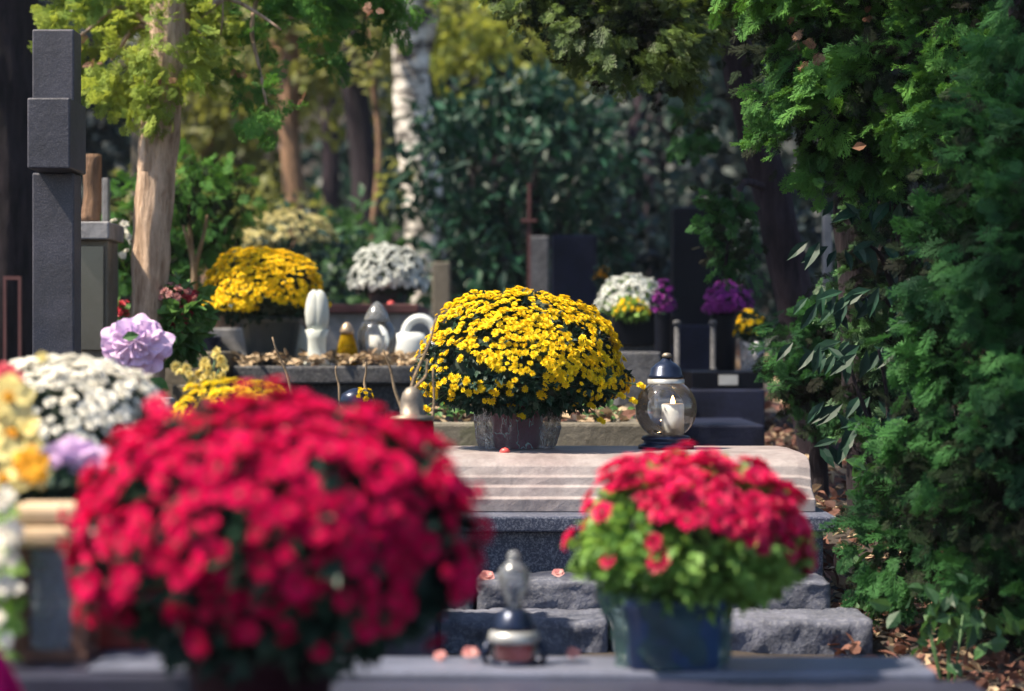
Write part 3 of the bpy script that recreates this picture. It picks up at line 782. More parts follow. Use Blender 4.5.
# near right thuja column
t = thing('thuja_tree', 'dense thuja column reaching the ground at the right edge, nearest the camera', 'tree', gp(1015, 4.4))
trunk_mb([gp(1015, 4.4), tp(1015, 300, 4.4), tp(1030, -100, 4.4)], .05, .03, 30, 20, .01, 71).build('trunk', M['bark_dark'], t)
lob = [LB(985, 180, 4.3, 45, 60, .16), LB(1010, 260, 4.2, 55, 70, .18), LB(960, 270, 4.35, 34, 50, .13), LB(975, 350, 4.3, 45, 50, .15), LB(1020, 390, 4.2, 50, 70, .18), LB(940, 420, 4.35, 38, 45, .13), LB(985, 450, 4.2, 50, 55, .16),
       LB(925, 470, 4.35, 34, 36, .12), LB(1020, 520, 4.15, 50, 55, .16), LB(960, 520, 4.3, 45, 45, .14), LB(905, 545, 4.5, 44, 40, .14), LB(1000, 590, 4.2, 50, 35, .14), LB(1060, 200, 4.2, 50, 120, .2), LB(1060, 450, 4.2, 50, 130, .2), LB(1010, 110, 4.4, 40, 50, .14), LB(1035, 20, 4.35, 40, 55, .14), LB(1050, -70, 4.4, 60, 60, .2)]
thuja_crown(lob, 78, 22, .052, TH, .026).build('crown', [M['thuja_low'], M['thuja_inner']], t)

# low thuja bush in the middle right
t = thing('thuja_bush', 'low dark green thuja bush right of the glass lantern, in front of the leaning trunk', 'bush', gp(820, 5.9))
lob = [LB(802, 345, 5.7, 28, 30, .12), LB(838, 335, 5.7, 36, 34, .14), LB(810, 392, 5.65, 28, 26, .12), LB(855, 385, 5.6, 38, 34, .14), LB(842, 300, 5.75, 20, 16, .09), LB(875, 330, 5.7, 28, 36, .12), LB(788, 372, 5.7, 14, 22, .08)]
thuja_crown(lob, 100, 17, .048, TH, .022).build('foliage', [M['thuja_low'], M['thuja_inner']], t)
mb = MB()
for (a, b) in [(800, 350), (840, 340), (820, 300)]:
    mb.tube(trunk_pts([gp(818, 5.8), tp(818, 440, 5.8), tp(a, b, 5.7)], 12, .006, a), np.linspace(.025, .006, 12), 8)
mb.build('stems', M['bark_dark'], t)
# glossy laurel
t = thing('laurel_bush', 'laurel with long glossy drooping leaves between the thujas on the right', 'bush', gp(900, 5.2))
mbl = MB(); mbs = MB()
for (a, b, n_) in [(895, 205, 9), (925, 215, 8), (870, 245, 9), (905, 262, 9), (940, 250, 7), (885, 290, 9), (860, 300, 8), (915, 315, 9), (845, 345, 8), (880, 350, 9), (905, 370, 7), (865, 400, 7), (890, 415, 8), (850, 440, 6), (930, 290, 6), (940, 190, 7), (885, 188, 6)]:
    tip = P(a, b, 5.2+random.uniform(-.1, .1)); root = np.array(gp(900, 5.25)) if b > 330 else P(905, 330, 5.3)
    pts = trunk_pts([root, (root+tip)/2+[0, 0, .05], tip], 10, .004, a)
    mbs.tube(pts, np.linspace(.008, .003, 10), 6)
    s0 = 1 if a > 900 else -1
    for k in range(n_):
        q = tip+np.array([s0*(-.03+.02*k)*1.0, random.uniform(-.03, .03), .01*math.sin(k)])
        y = norm(np.array([random.uniform(-1.1, .7), random.uniform(-.5, .1), -.75+random.uniform(-.2, .5)]))
        mbl.scat(LAUREL, [q], [y], [[random.uniform(-.4, .4), -.8, .5]], [random.uniform(.05, .08)])
mbl.build('foliage', M['laurel'], t); mbs.build('stems', M['bark_dark'], t)
lob = [LB(885, 280, 5.45, 60, 90, .1), LB(880, 390, 5.45, 50, 60, .1)]
# thuja sprays behind the laurel are a neighbouring bush
t = thing('thuja_bush', 'shaded thuja bush showing through behind the glossy laurel leaves', 'bush', gp(905, 5.75))
thuja_crown([LB(890, 255, 5.36, 48, 60, .1), LB(900, 350, 5.36, 42, 50, .1), LB(925, 440, 5.36, 28, 40, .1), LB(862, 300, 5.38, 22, 40, .08), LB(875, 390, 5.38, 26, 30, .08)], 130, 11, .05, TH, .024).build('foliage', [M['thuja_dark'], M['thuja_inner']], t)
MB().tube(trunk_pts([gp(905, 5.75), tp(900, 300, 5.7), tp(890, 230, 5.7)], 12, .01, 3), np.linspace(.03, .01, 12), 8).build('stems', M['bark_dark'], t)
# low plants on the ground at right
gg = 'low plants growing in the leaf litter'
for (a, b, w, h, lab) in [(885, 480, 26, 20, 'small leafy plant sprouting at the foot of the dark trunk'), (880, 560, 36, 34, 'low dark plant beside the end of the stone steps'), (950, 615, 50, 26, 'low dark plant at the bottom right under the thuja column')]:
    d_ = 5.2 if b < 500 else (4.6 if b < 600 else 4.0)
    t = thing('ground_plant', lab, 'plant', gp(a, d_), gg)
    leaf_crown([LB(a, b, d_, w, h, .1)], 160, 6, .04, BROAD, .02, (.4, 1.05)).build('foliage', [M['thuja_dark'], M['thuja_inner']], t)
    mb = MB()
    for k in range(5): mb.tube([gp(a, d_), tp(a+random.uniform(-w, w)*.7, b, d_)], .002, 5)
    mb.build('stems', M['stem'], t)
# slim pale post between trunks
o = MB().box(X(824, 7.2), X(832, 7.2), 7.2, 7.24, gz(7.2)-.05, Z(215, 7.2)).build('wooden_post', M['lightstone'], loc=gp(828, 7.2), bevel=.003)
tag(o, 'slim pale post seen between the leaning trunk and the right thujas', 'post')

# ------------------------------------------------------------------ central grave
def bx(name, m, parent, x0, x1, y0, y1, z0, z1, bev=.004): return MB().box(x0, x1, y0, y1, z0, z1).build(name, m, parent, bevel=bev)
GX0 = X(190, 4.7)
t = thing('central_grave', 'grave with a pale marble lid on a blue granite base, under the golden chrysanthemum', 'grave', (0.05, 4.7, gz(4.7)-.1))
# lid: moulded profile swept along x
prof = [(4.74, 512), (4.74, 499), (4.747, 497), (4.752, 487), (4.758, 485.5), (4.762, 477), (4.768, 475.5), (4.776, 466), (4.795, 459), (4.825, 454.5), (4.875, 452.2), (4.93, 450.6)]
top = [(y, Z(py, y)) for y, py in prof]
ztop = top[-1][1]
LIDZ = ztop
top = [(y, min(z, ztop)) for y, z in top]; top += [(5.17, ztop), (5.2, ztop-.02), (5.2, Z(512, 4.74))]
nseg = 40; x0, x1 = GX0, X(812, 4.8)
V = []; rr = random.Random(2)
for i in range(nseg+1):
    x = x0+(x1-x0)*i/nseg
    for j, (y, z) in enumerate(top):
        e = 0
        if i in (0, nseg) and 1 < j < len(top)-2: e = -.004
        V.append((x+(.006 if i == 0 else -.006)*(i in (0, nseg) and j > 2), y+rr.uniform(-.0008, .0008), z+e))
n_ = len(top); Fc = [(i*n_+j, (i+1)*n_+j, (i+1)*n_+j+1, i*n_+j+1) for i in range(nseg) for j in range(n_-1)]
Fc += [(i*n_+n_-1, (i+1)*n_+n_-1, (i+1)*n_, i*n_) for i in range(nseg)]
Fc += [tuple(range(n_)), tuple(nseg*n_+j for j in range(n_-1, -1, -1))]
MB().add(V, Fc).build('lid', M['marble'], t, bevel=.002)
zl = Z(512, 4.74)
g1 = Z(532, 4.62)
bx('ledge', M['granite'], t, GX0-.04, X(837, 4.62), 4.62, 5.33, g1, zl-.0005, .004)
bx('base', M['granite'], t, GX0-.02, X(823, 4.66), 4.655, 5.3, Z(588, 4.66)-.06, g1-.001, .003)
# rough steps of hewn blocks
def rough_step(name, label, x0, x1, y0, y1, z0, z1, seed, nb):
    t = thing(name, label, 'stone step', ((x0+x1)/2, y0, z0), 'rough stone steps before the marble grave')
    r = random.Random(seed); xs = [x0]
    for k in range(1, nb): xs.append(x0+(x1-x0)*k/nb+r.uniform(-.05, .05))
    xs.append(x1)
    for k in range(nb):
        a, b = xs[k]+.0015, xs[k+1]-.0015
        NX, NY, NZ = 60, 8, 8
        P_ = []
        # rounded noisy block: build via subdivided box
        mb = MB(); idx = {}
        V = []
        def vid(i, j, l):
            key = (i, j, l)
            if key not in idx:
                u, v, w = i/NX*2-1, j/NY*2-1, l/NZ*2-1
                x = a+(b-a)*(u+1)/2; y = y0+(y1-y0)*(v+1)/2; z = z0+(z1-z0)*(w+1)/2
                ed = sum(1 for q in (abs(u) > .99, abs(v) > .99, abs(w) > .99) if q)
                sh = .0035 if ed >= 2 else 0
                x -= sh*u*(abs(u) > .99); y -= sh*v; z -= sh*w
                nz = .0028*(math.sin(x*70+seed)*math.sin(z*90+1)+math.sin(x*31+z*60+y*40+seed))
                y += nz+r.uniform(-.002, .002); z += nz*.5+r.uniform(-.0015, .0015)
                idx[key] = len(V); V.append((x, y, z))
            return idx[key]
        Fs = []
        for i in range(NX):
            for j in range(NY):
                for l, fl in ((0, 1), (NZ, 0)):
                    q = [vid(i, j, l), vid(i+1, j, l), vid(i+1, j+1, l), vid(i, j+1, l)]; Fs.append(q[::-1] if fl else q)
        for i in range(NX):
            for l in range(NZ):
                for j, fl in ((0, 0), (NY, 1)):
                    q = [vid(i, j, l), vid(i+1, j, l), vid(i+1, j, l+1), vid(i, j, l+1)]; Fs.append(q[::-1] if fl else q)
        for j in range(NY):
            for l in range(NZ):
                for i, fl in ((0, 1), (NX, 0)):
                    q = [vid(i, j, l), vid(i, j+1, l), vid(i, j+1, l+1), vid(i, j, l+1)]; Fs.append(q[::-1] if fl else q)
        mb.add(V, Fs, 0, True).build('stone_block', M['rough'], t)
rough_step('stone_step', 'upper step of rough grey blocks against the granite base', GX0-.05, X(833, 4.45), 4.45, 4.64, Z(616, 4.45), Z(581, 4.45), 3, 2)
rough_step('stone_step', 'lower longer step of rough grey blocks just above the foreground slab', GX0-.1, X(876, 4.25), 4.25, 4.46, Z(680, 4.25), Z(620, 4.25), 9, 3)

# foreground slab (right-hand end is cut at a slant)
t = thing('foreground_grave', 'low slab of the nearest grave crossing the bottom of the picture', 'grave', (0, 2.6, gz(2.6)))
zs = Z(656, 3.15)
xr = X(915, 3.15)
V = [(-2.2, 3.15, zs), (xr, 3.15, zs), (X(960, 3.0)-.0, 3.0, zs), (-2.2, 2.98, zs)]
def prism(pts, z0, z1):
    n = len(pts); V = [(x, y, z0) for x, y in pts]+[(x, y, z1) for x, y in pts]
    Fc = [tuple(range(n-1, -1, -1)), tuple(range(n, 2*n))]+[(i, (i+1) % n, n+(i+1) % n, n+i) for i in range(n)]
    return MB().add(V, Fc)
prism([(-2.2, 3.0), (X(938, 3.0), 3.0), (xr, 3.15), (-2.2, 3.15)], zs-.06, zs).build('slab_rim', M['slab'], t, bevel=.006)
prism([(-2.2, 1.2), (X(1075, 2.4)+.02, 1.2), (X(1035, 2.65), 2.65), (X(975, 2.99), 2.995), (-2.2, 2.995)], zs-.2, zs-.010).build('slab', M['slabdark'], t, bevel=.008)
prism([(-2.1, 1.3), (.6, 1.3), (.56, 2.9), (-2.1, 2.9)], gz(2.6)-.1, zs-.201).build('base', M['darkstone'], t)
SZ = zs-.010

# tan kerb planter behind the marble lid
t = thing('planter_kerb', 'tan concrete planter edge behind the marble lid', 'kerb', (0.0, 5.8, gz(5.8)))
kz = Z(423, 5.78)
bx('kerb_front', M['kerb'], t, X(380, 5.78), X(655, 5.78), 5.78, 5.88, gz(5.8)-.1, kz, .008)
bx('kerb_side', M['kerb'], t, X(655, 5.78)-.08, X(655, 5.78)-.001, 5.881, 6.55, gz(5.8)-.1, kz-.002, .008)
bx('soil', M['soil'], t, X(380, 5.78), X(655, 5.78)-.081, 5.881, 6.55, gz(5.8)-.1, kz-.015, 0)
litter('leaf_litter', 'pinkish dry leaves lying in the planter beside the golden chrysanthemum', X(430, 5.9), X(640, 5.9), 5.83, 6.5, 420, .04, [M['litter_tan'], M['litter']], lambda x, y: kz-.01, lift=.04)
for (a, lab) in [(455, 'small green weeds left of the golden chrysanthemum pot'), (612, 'small green weeds right of the golden chrysanthemum pot')]:
    t = thing('weed', lab, 'plant', (X(a, 5.9), 5.9, kz-.012), 'weeds in the planter')
    mb = MB(); k = 26; p = np.array([X(a, 5.9), 5.9, kz])+rng.normal(size=(k, 3))*[.035, .02, .012]+[0, 0, .02]
    mb.scat(BROAD, p, rdir(k)*[1, 1, .4]+[0, 0, .3], rdir(k)*.5+[0, -.4, .8], .03*rng.uniform(.6, 1.2, k)); mb.build('leaves', M['green_leaf'], t)
    mb = MB()
    for k in range(4): mb.tube([(X(a, 5.9), 5.9, kz-.012), (X(a, 5.9)+random.uniform(-.03, .03), 5.9, kz+.03)], .0012, 4)
    mb.build('stems', M['stem'], t)

# ------------------------------------------------------------------ left terrace shelf
t = thing('stone_shelf', 'dark weathered granite ledge carrying the left pot and lanterns', 'grave', (X(320, 6.6), 6.6, gz(6.6)))
sz = Z(366, 6.62)
bx('upper_slab', M['shelfstone'], t, X(232, 6.6), X(445, 6.6), 6.6, 7.6, Z(384, 6.6), sz, .006)
bx('lower_wall', M['shelfstone'], t, X(236, 6.63), X(440, 6.63), 6.63, 7.55, gz(6.6)-.1, Z(384, 6.6)-.001, .004)
litter('leaf_litter', 'curled tan dry leaves scattered on the dark granite ledge', X(236, 6.6), X(425, 6.6), 6.61, 7.0, 420, .036, [M['litter_tan'], M['litter_tan']], lambda x, y: sz, lift=.03)
t = thing('grey_grave', 'grey grave slab with a rusty red rim behind the amber lantern', 'grave', (X(370, 7.7), 7.75, gz(7.7)))
bx('slab', M['lightstone'], t, X(312, 7.7), X(425, 7.7), 7.75, 8.7, gz(7.7)-.1, Z(313, 7.7), .004)
bx('rim', M['rusty'], t, X(318, 7.7), X(418, 7.7), 7.72, 8.72, Z(312.9, 7.7), Z(304, 7.7), .004)
t = thing('tan_kerb', 'brownish stone border left of the dark ledge under the pink bouquet', 'kerb', (X(190, 6.3), 6.3, gz(6.3)))
bx('block', M['brownstone'], t, X(120, 6.3), X(212, 6.3), 6.3, 7.0, gz(6.3)-.1, Z(352, 6.3), .006)
bx('front_block', M['brownstone'], t, X(172, 6.2), X(232, 6.2), 6.2, 6.298, gz(6.3)-.1, Z(385, 6.2), .006)
t = thing('low_headstone', 'low grey stone blocks between the pink bouquet and the left golden pot', 'grave', (X(215, 7.4), 7.4, gz(7.4)))
bx('block', M['lightstone'], t, X(188, 7.4), X(250, 7.4), 7.4, 7.8, gz(7.4)-.1, Z(328, 7.4), .006)
bx('front_block', M['darkstone'], t, X(190, 7.3), X(218, 7.3), 7.3, 7.398, gz(7.4)-.1, Z(336, 7.3), .006)

# stone cross seen edge-on
t = thing('stone_cross', 'tall dark granite cross seen from its side at the left', 'gravestone', (X(54, 5.2), 5.2, gz(5.2)-.05))
bx('shaft', M['cross_granite'], t, X(32, 5.25), X(74, 5.25), 5.25, 5.34, gz(5.2)-.1, Z(168.5, 5.14)-.001, .004)
bx('crossbar', M['cross_granite'], t, X(27, 5.14), X(70, 5.14), 5.14, 5.335, Z(168.5, 5.14), Z(97.5, 5.14), .004)
bx('top', M['cross_granite'], t, X(32, 5.25), X(74, 5.25), 5.25, 5.34, Z(97.5, 5.14)+.001, Z(29, 5.25), .004)
# headstone with polished panel
t = thing('grey_headstone', 'light grey headstone with a dark polished panel right of the stone cross', 'gravestone', (X(90, 6.0), 6.0, gz(6)))
zz0, zz1 = gz(6)-.1, Z(222, 5.9)
bx('body', M['brownstone'], t, X(70, 5.9), X(108, 5.9), 5.9, 6.05, zz0, Z(240, 5.9), .004)
bx('cap', M['lightstone'], t, X(70, 5.9), X(111, 5.9), 5.87, 6.1, Z(240, 5.9)+.0005, zz1, .004)
bx('panel', M['polish'], t, X(80, 5.9), X(104, 5.9), 5.89, 5.899, Z(350, 5.9), Z(246, 5.9), .001)
mb = MB(); mb.tube(trunk_pts([P(92, 221, 5.96), P(91, 200, 5.96), P(94, 175, 5.96), P(92, 155, 5.96)], 16, .003, 5), np.linspace(.024, .021, 16), 14, ridge=.06, seed=4)
o = mb.build('stump_cross', M['bark_tan'], loc=P(92, 221, 5.96)); tag(o, 'short brown wooden stump standing on the light grey headstone', 'post')
o = MB().box(X(102, 6.6), X(108, 6.6), 6.6, 6.64, gz(6.6)-.05, Z(178, 6.6)).build('pale_post', M['lightstone'], loc=gp(105, 6.6), bevel=.002); tag(o, 'thin pale post just right of the brown wooden stump', 'post')
t = thing('brown_headstone', 'narrow brown headstone with dark face behind the left thuja trunk', 'gravestone', (X(140, 8.0), 8.0, gz(8)))
bx('body', M['brownstone'], t, X(131, 8), X(150, 8), 8.0, 8.12, gz(8)-.1, Z(120, 8), .004)
bx('side_face', M['darkstone'], t, X(143, 8), X(150, 8), 7.985, 7.999, Z(300, 8), Z(124, 8), .001)
# rusty metal frame at the left edge
t = thing('rusty_frame', 'small rusty metal frame leaning at the foot of the left dark trunk', 'metal frame', (X(12, 6.8), 6.8, gz(6.8)))
fz = gz(6.8)
for (a, b) in ((3, 6), (18, 21)): bx('post', M['rusty'], t, X(a, 6.8), X(b, 6.8), 6.8, 6.81, fz, Z(280, 6.8), 0)
bx('top_bar', M['rusty'], t, X(3, 6.8), X(21, 6.8), 6.8, 6.81, Z(280, 6.8)+.0005, Z(276, 6.8), 0)
# background headstones
def headstone(label, m, a, b, py, d, depth=.15, name='headstone', base=True, group='headstones in the shade'):
    t = thing(name, label, 'gravestone', (X((a+b)/2, d), d, gz(d)), group)
    bx('slab', m, t, X(a, d), X(b, d), d, d+depth, gz(d)+.08, Z(py, d), .006)
    if base: bx('plinth', M['darkstone'], t, X(a-6, d), X(b+6, d), d-.06, d+depth+.06, gz(d)-.1, gz(d)+.079, .006)
    return t
headstone('tall navy headstone right behind the golden chrysanthemum', M['darkstone'], 552, 597, 235, 8.6)
headstone('grey weathered headstone left of the navy headstone', M['shelfstone'], 528, 549, 236, 9.4)
headstone('tall black polished headstone in the shade behind the purple flowers', M['black'], 673, 726, 207, 8.6)
headstone('low dark blue slab leaning before the black headstone between the purple flowers', M['darkstone'], 668, 718, 325, 8.2, .1)
headstone('squat grey stone behind the weathered headstone, left of the golden chrysanthemum top', M['brownstone'], 432, 450, 262, 10)
t = thing('iron_cross', 'thin rusty iron cross post above the weathered headstone', 'cross', (X(529, 9.2), 9.2, gz(9.2)))
bx('post', M['rusty'], t, X(527.5, 9.2), X(530.5, 9.2), 9.2, 9.212, gz(9.2)-.1, Z(183, 9.2), 0)
bx('crossbar', M['rusty'], t, X(521, 9.2), X(537, 9.2), 9.19, 9.199, Z(222, 9.2), Z(219, 9.2), 0)
# dark stepped grave right of centre
t = thing('dark_grave', 'dark stepped granite grave carrying the purple flower vases', 'grave', (X(715, 7.3), 7.3, gz(7.3)))
dz = Z(389, 7.2)
bx('lower_block', M['darkstone'], t, X(690, 7.1), X(765, 7.1), 7.1, 7.9, gz(7.2)-.15, dz, .006)
bx('left_block', M['shelfstone'], t, X(618, 7.0), X(662, 7.0), 7.05, 7.9, gz(7.2)-.15, Z(352, 7.05), .006)
bx('middle_block', M['shelfstone'], t, X(655, 7.0), X(689.7, 7.0), 6.95, 7.9, gz(7.2)-.15, Z(400, 6.95), .006)
bx('upper_block', M['black'], t, X(692, 7.2), X(764, 7.2), 7.2, 7.8, dz+.0005, Z(372, 7.2), .003)
bx('plaque', M['plate'], t, X(719, 7.19), X(738, 7.19), 7.19, 7.199, Z(385, 7.19), Z(375, 7.19), 0)
dtop = Z(372, 7.2)
bx('front_step', M['darkstone'], t, X(660, 6.3), X(765, 6.3), 6.3, 6.94, gz(6.3)-.1, Z(425, 6.3), .006)

# ------------------------------------------------------------------ flowers
def pot(c, prof, m, t, name='pot', n=32, **k):
    mb = MB().lathe(c, prof, n, **k); return mb.build(name, m, t)

# large golden chrysanthemum in focus
D = 5.03
def nz3(u, s, ph=0): return np.sin(u[:, 0]*s+ph)*np.sin(u[:, 1]*s*1.1+1.3+ph)+np.sin(u[:, 2]*s*1.2+u[:, 0]*s*.7+2.1+ph)
def main_mask(u):
    low = -.02+ .55*np.clip(-u[:, 0]-.05, 0, 1)*1.0-.35*np.clip(u[:, 0], 0, 1)
    k = u[:, 2] > low+.1*nz3(u, 6)
    gap = nz3(u, 8, .7) > -1.05
    sparse = rng.random(len(u)) < .012
    seam = np.abs(u[:, 0]-.12-(1-u[:, 2])*.5) > .035
    return (k & gap & (seam | (u[:, 2] < .75))) | sparse
def main_pot(t, c, R, H):
    b = (X(517, D), D, LIDZ)
    pot(b, [(.044, .0005), (.047, .004), (.056, .085), (.06, .088), (.06, .098), (.054, .099), (.052, .08), (.001, .078)], M['pot_maroon'], t)
    mb = MB(); r = random.Random(4)
    n = 40; V = []; rings = 12
    for k in range(rings):
        h = .001+.115*k/(rings-1)
        for i in range(n):
            a = 2*PI*i/n
            fl_ = k/rings
            q = .060+.010*math.sin(min(1, h/.06)*1.7)+.007*math.sin(a*7+.6*math.sin(h*40))*(.4+fl_)+.002*math.sin(a*17+h*60)+r.uniform(-.0015, .0015)
            q += .018*abs(math.cos(a))**2
            V.append((b[0]+q*math.cos(a)*1.0, b[1]+q*math.sin(a)*.85, b[2]+h))
    Fc = [(k*n+i, k*n+(i+1) % n, (k+1)*n+(i+1) % n, (k+1)*n+i) for k in range(rings-1) for i in range(n)]
    mb.add(V, Fc, 0, True)
    mb.build('cellophane_wrap', M['wrap'], t)
base = (X(517, D), D, LIDZ)
mum('golden_chrysanthemum', 'large golden chrysanthemum dome in a cellophane wrapped pot on the marble lid', 521, 291, 412, 208, D, .0092, M['mumleaf'], M['yellow'],
    nfl=3400, nleaf=4200, lsize=.026, mask=main_mask, zmin=-.6, ctr=.30, jitter=.025, minsep=.52, lsh=.95, potfn=main_pot, base=base, core=.84, ydepth=.95)
# trailing stems of that plant at lower right/left
t = [o for o in C.objects if o.name.startswith('golden_chrysanthemum')][0]
mb = MB(); mbf = MB()
for (a, b) in [(425, 408), (423, 385), (510, 405), (520, 415), (620, 395), (632, 400), (640, 385), (600, 420), (590, 405), (432, 395)]:
    p1 = P(a, b, D-.1); p0 = P(521+(a-521)*.5, 385, D-.05)
    mb.tube([p0, (p0+p1)/2+[0, 0, .01], p1], .0015, 5)
    mb.build('stem', M['stem'], t); mb = MB()
    mbf.scat(POM[0], [p1, p1+[.007, 0, -.004]], [[1, 0, 0], [1, 0, .2]], [[0, -.7, .7], [.2, -.8, .4]], [.009, .007])
    mbf.build('bud', M['yellow'], t); mbf = MB()

# small red chrysanthemum (foreground right)
D2 = 3.06
def red2_mask(u): return (u[:, 2] > .30-.42*u[:, 0]+.12*nz3(u, 5)) | (rng.random(len(u)) < .012)
def red2_pot(t, c, R, H):
    b = (X(672, D2), D2, zs)
    pot(b, [(.055, .0005), (.058, .003), (.063, .075), (.066, .078), (.066, .087), (.06, .088), (.057, .07), (.001, .07)], M['pot_blue'], t, sq=.75)
    mb = MB(); r = random.Random(8); n = 36; V = []; rings = 9
    for k in range(rings):
        h = .001+.094*k/(rings-1)
        for i in range(n):
            a = 2*PI*i/n
            q = .063+.009*k/rings+.006*math.sin(a*6+k)+(.02*max(0, -math.cos(a))**2+.014*math.sin(a*4)**2)*(k/rings)**2+r.uniform(-.003, .003)
            V.append((b[0]+q*math.cos(a)*1.06, b[1]+q*math.sin(a), b[2]+h))
    Fc = [(k*n+i, k*n+(i+1) % n, (k+1)*n+(i+1) % n, (k+1)*n+i) for k in range(rings-1) for i in range(n)]
    mb.add(V, Fc, 0, True); mb.build('plastic_wrap', M['wrap_green'], t)
mum('red_chrysanthemum', 'smaller red chrysanthemum with fresh green leaves in a blue pot at the front right', 692, 455, 612, 232, D2, .0175, M['mumleaf_light'], M['red'], M['redc'], REDF,
    nfl=420, nleaf=1500, lsize=.028, mask=red2_mask, zmin=-.3, ctr=.45, jitter=.05, minsep=.42, lsh=.89, potfn=red2_pot, base=(X(672, D2), D2, zs), core=.7, ydepth=.9)

# big red chrysanthemum (foreground left)
D1 = 2.42
def red1_mask(u): return (u[:, 2] > -.62+.12*nz3(u, 6)) & (nz3(u, 9, 2.) > -1.15) & (rng.random(len(u)) < np.clip(.95+u[:, 2]*1.9, .07, 1))
def red1_pot(t, c, R, H):
    b = (X(262, D1), D1, SZ)
    pot(b, [(.055, .0005), (.06, .004), (.073, .095), (.079, .097), (.079, .115), (.07, .116), (.068, .1), (.001, .1)], M['pot_brown'], t)
mum('red_chrysanthemum', 'huge blurred crimson chrysanthemum dome filling the left foreground', 278, 400, 668, 396, D1, .0158, M['mumleaf'], M['crimson'], M['redc'], REDF,
    nfl=1250, nleaf=2600, lsize=.032, mask=red1_mask, zmin=-.75, ctr=.5, jitter=.045, minsep=.5, lsh=.93, potfn=red1_pot, base=(X(262, D1), D1, SZ), core=.82, ydepth=.9)

# white chrysanthemum left
def ppot(dx, dy, base, r, h, m):
    def f(t, c, R, H): pot(base, [(r*.75, 0.0005), (r*.78, .003), (r*.97, h*.86), (r, h*.87), (r, h), (r*.9, h), (r*.88, h*.8), (.001, h*.8)], m, t)
    return f
D3 = 3.35
b3 = (X(85, D3), D3, gz(D3)+.02)
t3 = thing('left_grave_slab', 'grey stone block under the left white chrysanthemum and artificial bouquets', 'grave', (X(60, 3.35), 3.4, gz(3.3)))
l3 = Z(500, 3.2)
bx('slab', M['brownstone'], t3, X(-250, 3.3), X(165, 3.3), 3.17, 3.8, gz(3.4)-.05, l3, .008)
mum('white_chrysanthemum', 'bright white chrysanthemum dome in the left foreground', 72, 358, 500, 200, D3, .0155, M['mumleaf'], M['white'], M['whitec'], POM,
    nfl=900, nleaf=900, lsize=.02, zmin=-.3, ctr=.4, jitter=.02, minsep=.52, lsh=.88, potfn=ppot(0, 0, (X(80, D3), D3, l3), .07, .05, M['pot_dark']), base=(X(80, D3), D3, l3), core=.86)
# yellow mum peeping over the red
D4 = 3.9
s4 = thing('small_pedestal', 'brown stone block behind the crimson chrysanthemum carrying the lemon yellow chrysanthemum', 'pedestal', (X(235, D4), D4, gz(D4)))
bx('block', M['brownstone'], s4, X(185, D4), X(290, D4), D4-.1, D4+.15, gz(D4)-.05, Z(440, D4), .006)
mum('lemon_chrysanthemum', 'lemon yellow chrysanthemum just showing above the crimson dome', 236, 380, 440, 118, D4, .013, M['mumleaf'], M['lemon'], None, POM,
    nfl=520, nleaf=400, lsize=.02, zmin=-.1, ctr=.3, jitter=.03, minsep=.5, lsh=.88, potfn=ppot(0, 0, (X(236, D4), D4, Z(440, D4)), .05, .045, M['pot_dark']), base=(X(236, D4), D4, Z(440, D4)), core=.86)
# left golden mum in the dark pot
D5 = 6.85
def lpot(t, c, R, H):
    b = (X(271, D5), D5, sz)
    pot(b, [(.058, .0005), (.062, .004), (.083, .118), (.092, .12), (.092, .142), (.083, .143), (.08, .12), (.001, .12)], M['pot_dark'], t, n=72, wav=.012, wn=24)
mum('golden_chrysanthemum', 'golden chrysanthemum in a dark ribbed plastic pot on the left ledge', 264, 249, 325, 120, D5, .0125, M['mumleaf'], M['yellow'], None, POM,
    nfl=1300, nleaf=1200, lsize=.026, zmin=-.35, mask=lambda u: u[:, 2] > -.25+.22*nz3(u, 6), ctr=.32, jitter=.035, minsep=.5, lsh=.92, potfn=lpot, base=(X(271, D5), D5, sz), core=.84)
# white mum behind
D6 = 8.2
t6 = Z(304, 8.2)
mum('white_chrysanthemum', 'cool white chrysanthemum on the grey grave in front of the birch', 388, 246, 300, 74, D6, .0155, M['mumleaf'], M['palewhite'], None, POM,
    nfl=520, nleaf=400, lsize=.025, zmin=-.25, ctr=.35, jitter=.04, minsep=.52, lsh=.9, potfn=ppot(0, 0, (X(388, D6), D6, t6), .075, .05, M['pot_dark']), base=(X(388, D6), D6, t6), core=.84)
# white + yellow pansies in planter (right of centre)
D7 = 7.6
t = thing('flower_trough', 'dark trough on a stone pillar holding the white and yellow flowers', 'planter', (X(645, D7), D7, gz(D7)))
bx('trough', M['black'], t, X(612, D7), X(672, D7), D7-.1, D7+.1, Z(345, D7), Z(314, D7), .004)
bx('pillar', M['shelfstone'], t, X(620, D7), X(665, D7), D7-.08, D7+.08, gz(D7)-.1, Z(345, D7)-.001, .006)
mum('white_chrysanthemum', 'white chrysanthemum in the dark trough behind the golden dome', 632, 276, 318, 66, 7.6, .014, M['mumleaf_light'], M['palewhite'], None, POM,
    nfl=400, nleaf=300, lsize=.024, zmin=-.1, ctr=.3, jitter=.05, minsep=.55, lsh=.9, base=P(632, 314, 7.6))
mum('yellow_pansies', 'small cluster of yellow flowers in front of the white ones in the dark trough', 631, 299, 318, 34, 7.47, .013, M['mumleaf_light'], M['yellow'], None, POM,
    nfl=40, nleaf=120, lsize=.025, zmin=-.1, ctr=.3, jitter=.08, minsep=.7, base=P(631, 316, 7.47), cat='flowers')
mum('orange_flowers', 'tiny orange yellow flowers beside the navy headstone', 602, 265, 282, 12, 8.2, .014, M['mumleaf'], M['orange'], None, POM,
    nfl=12, nleaf=60, lsize=.03, zmin=-.2, ctr=.3, jitter=.1, minsep=.7, base=P(602, 300, 8.2), cat='flowers')
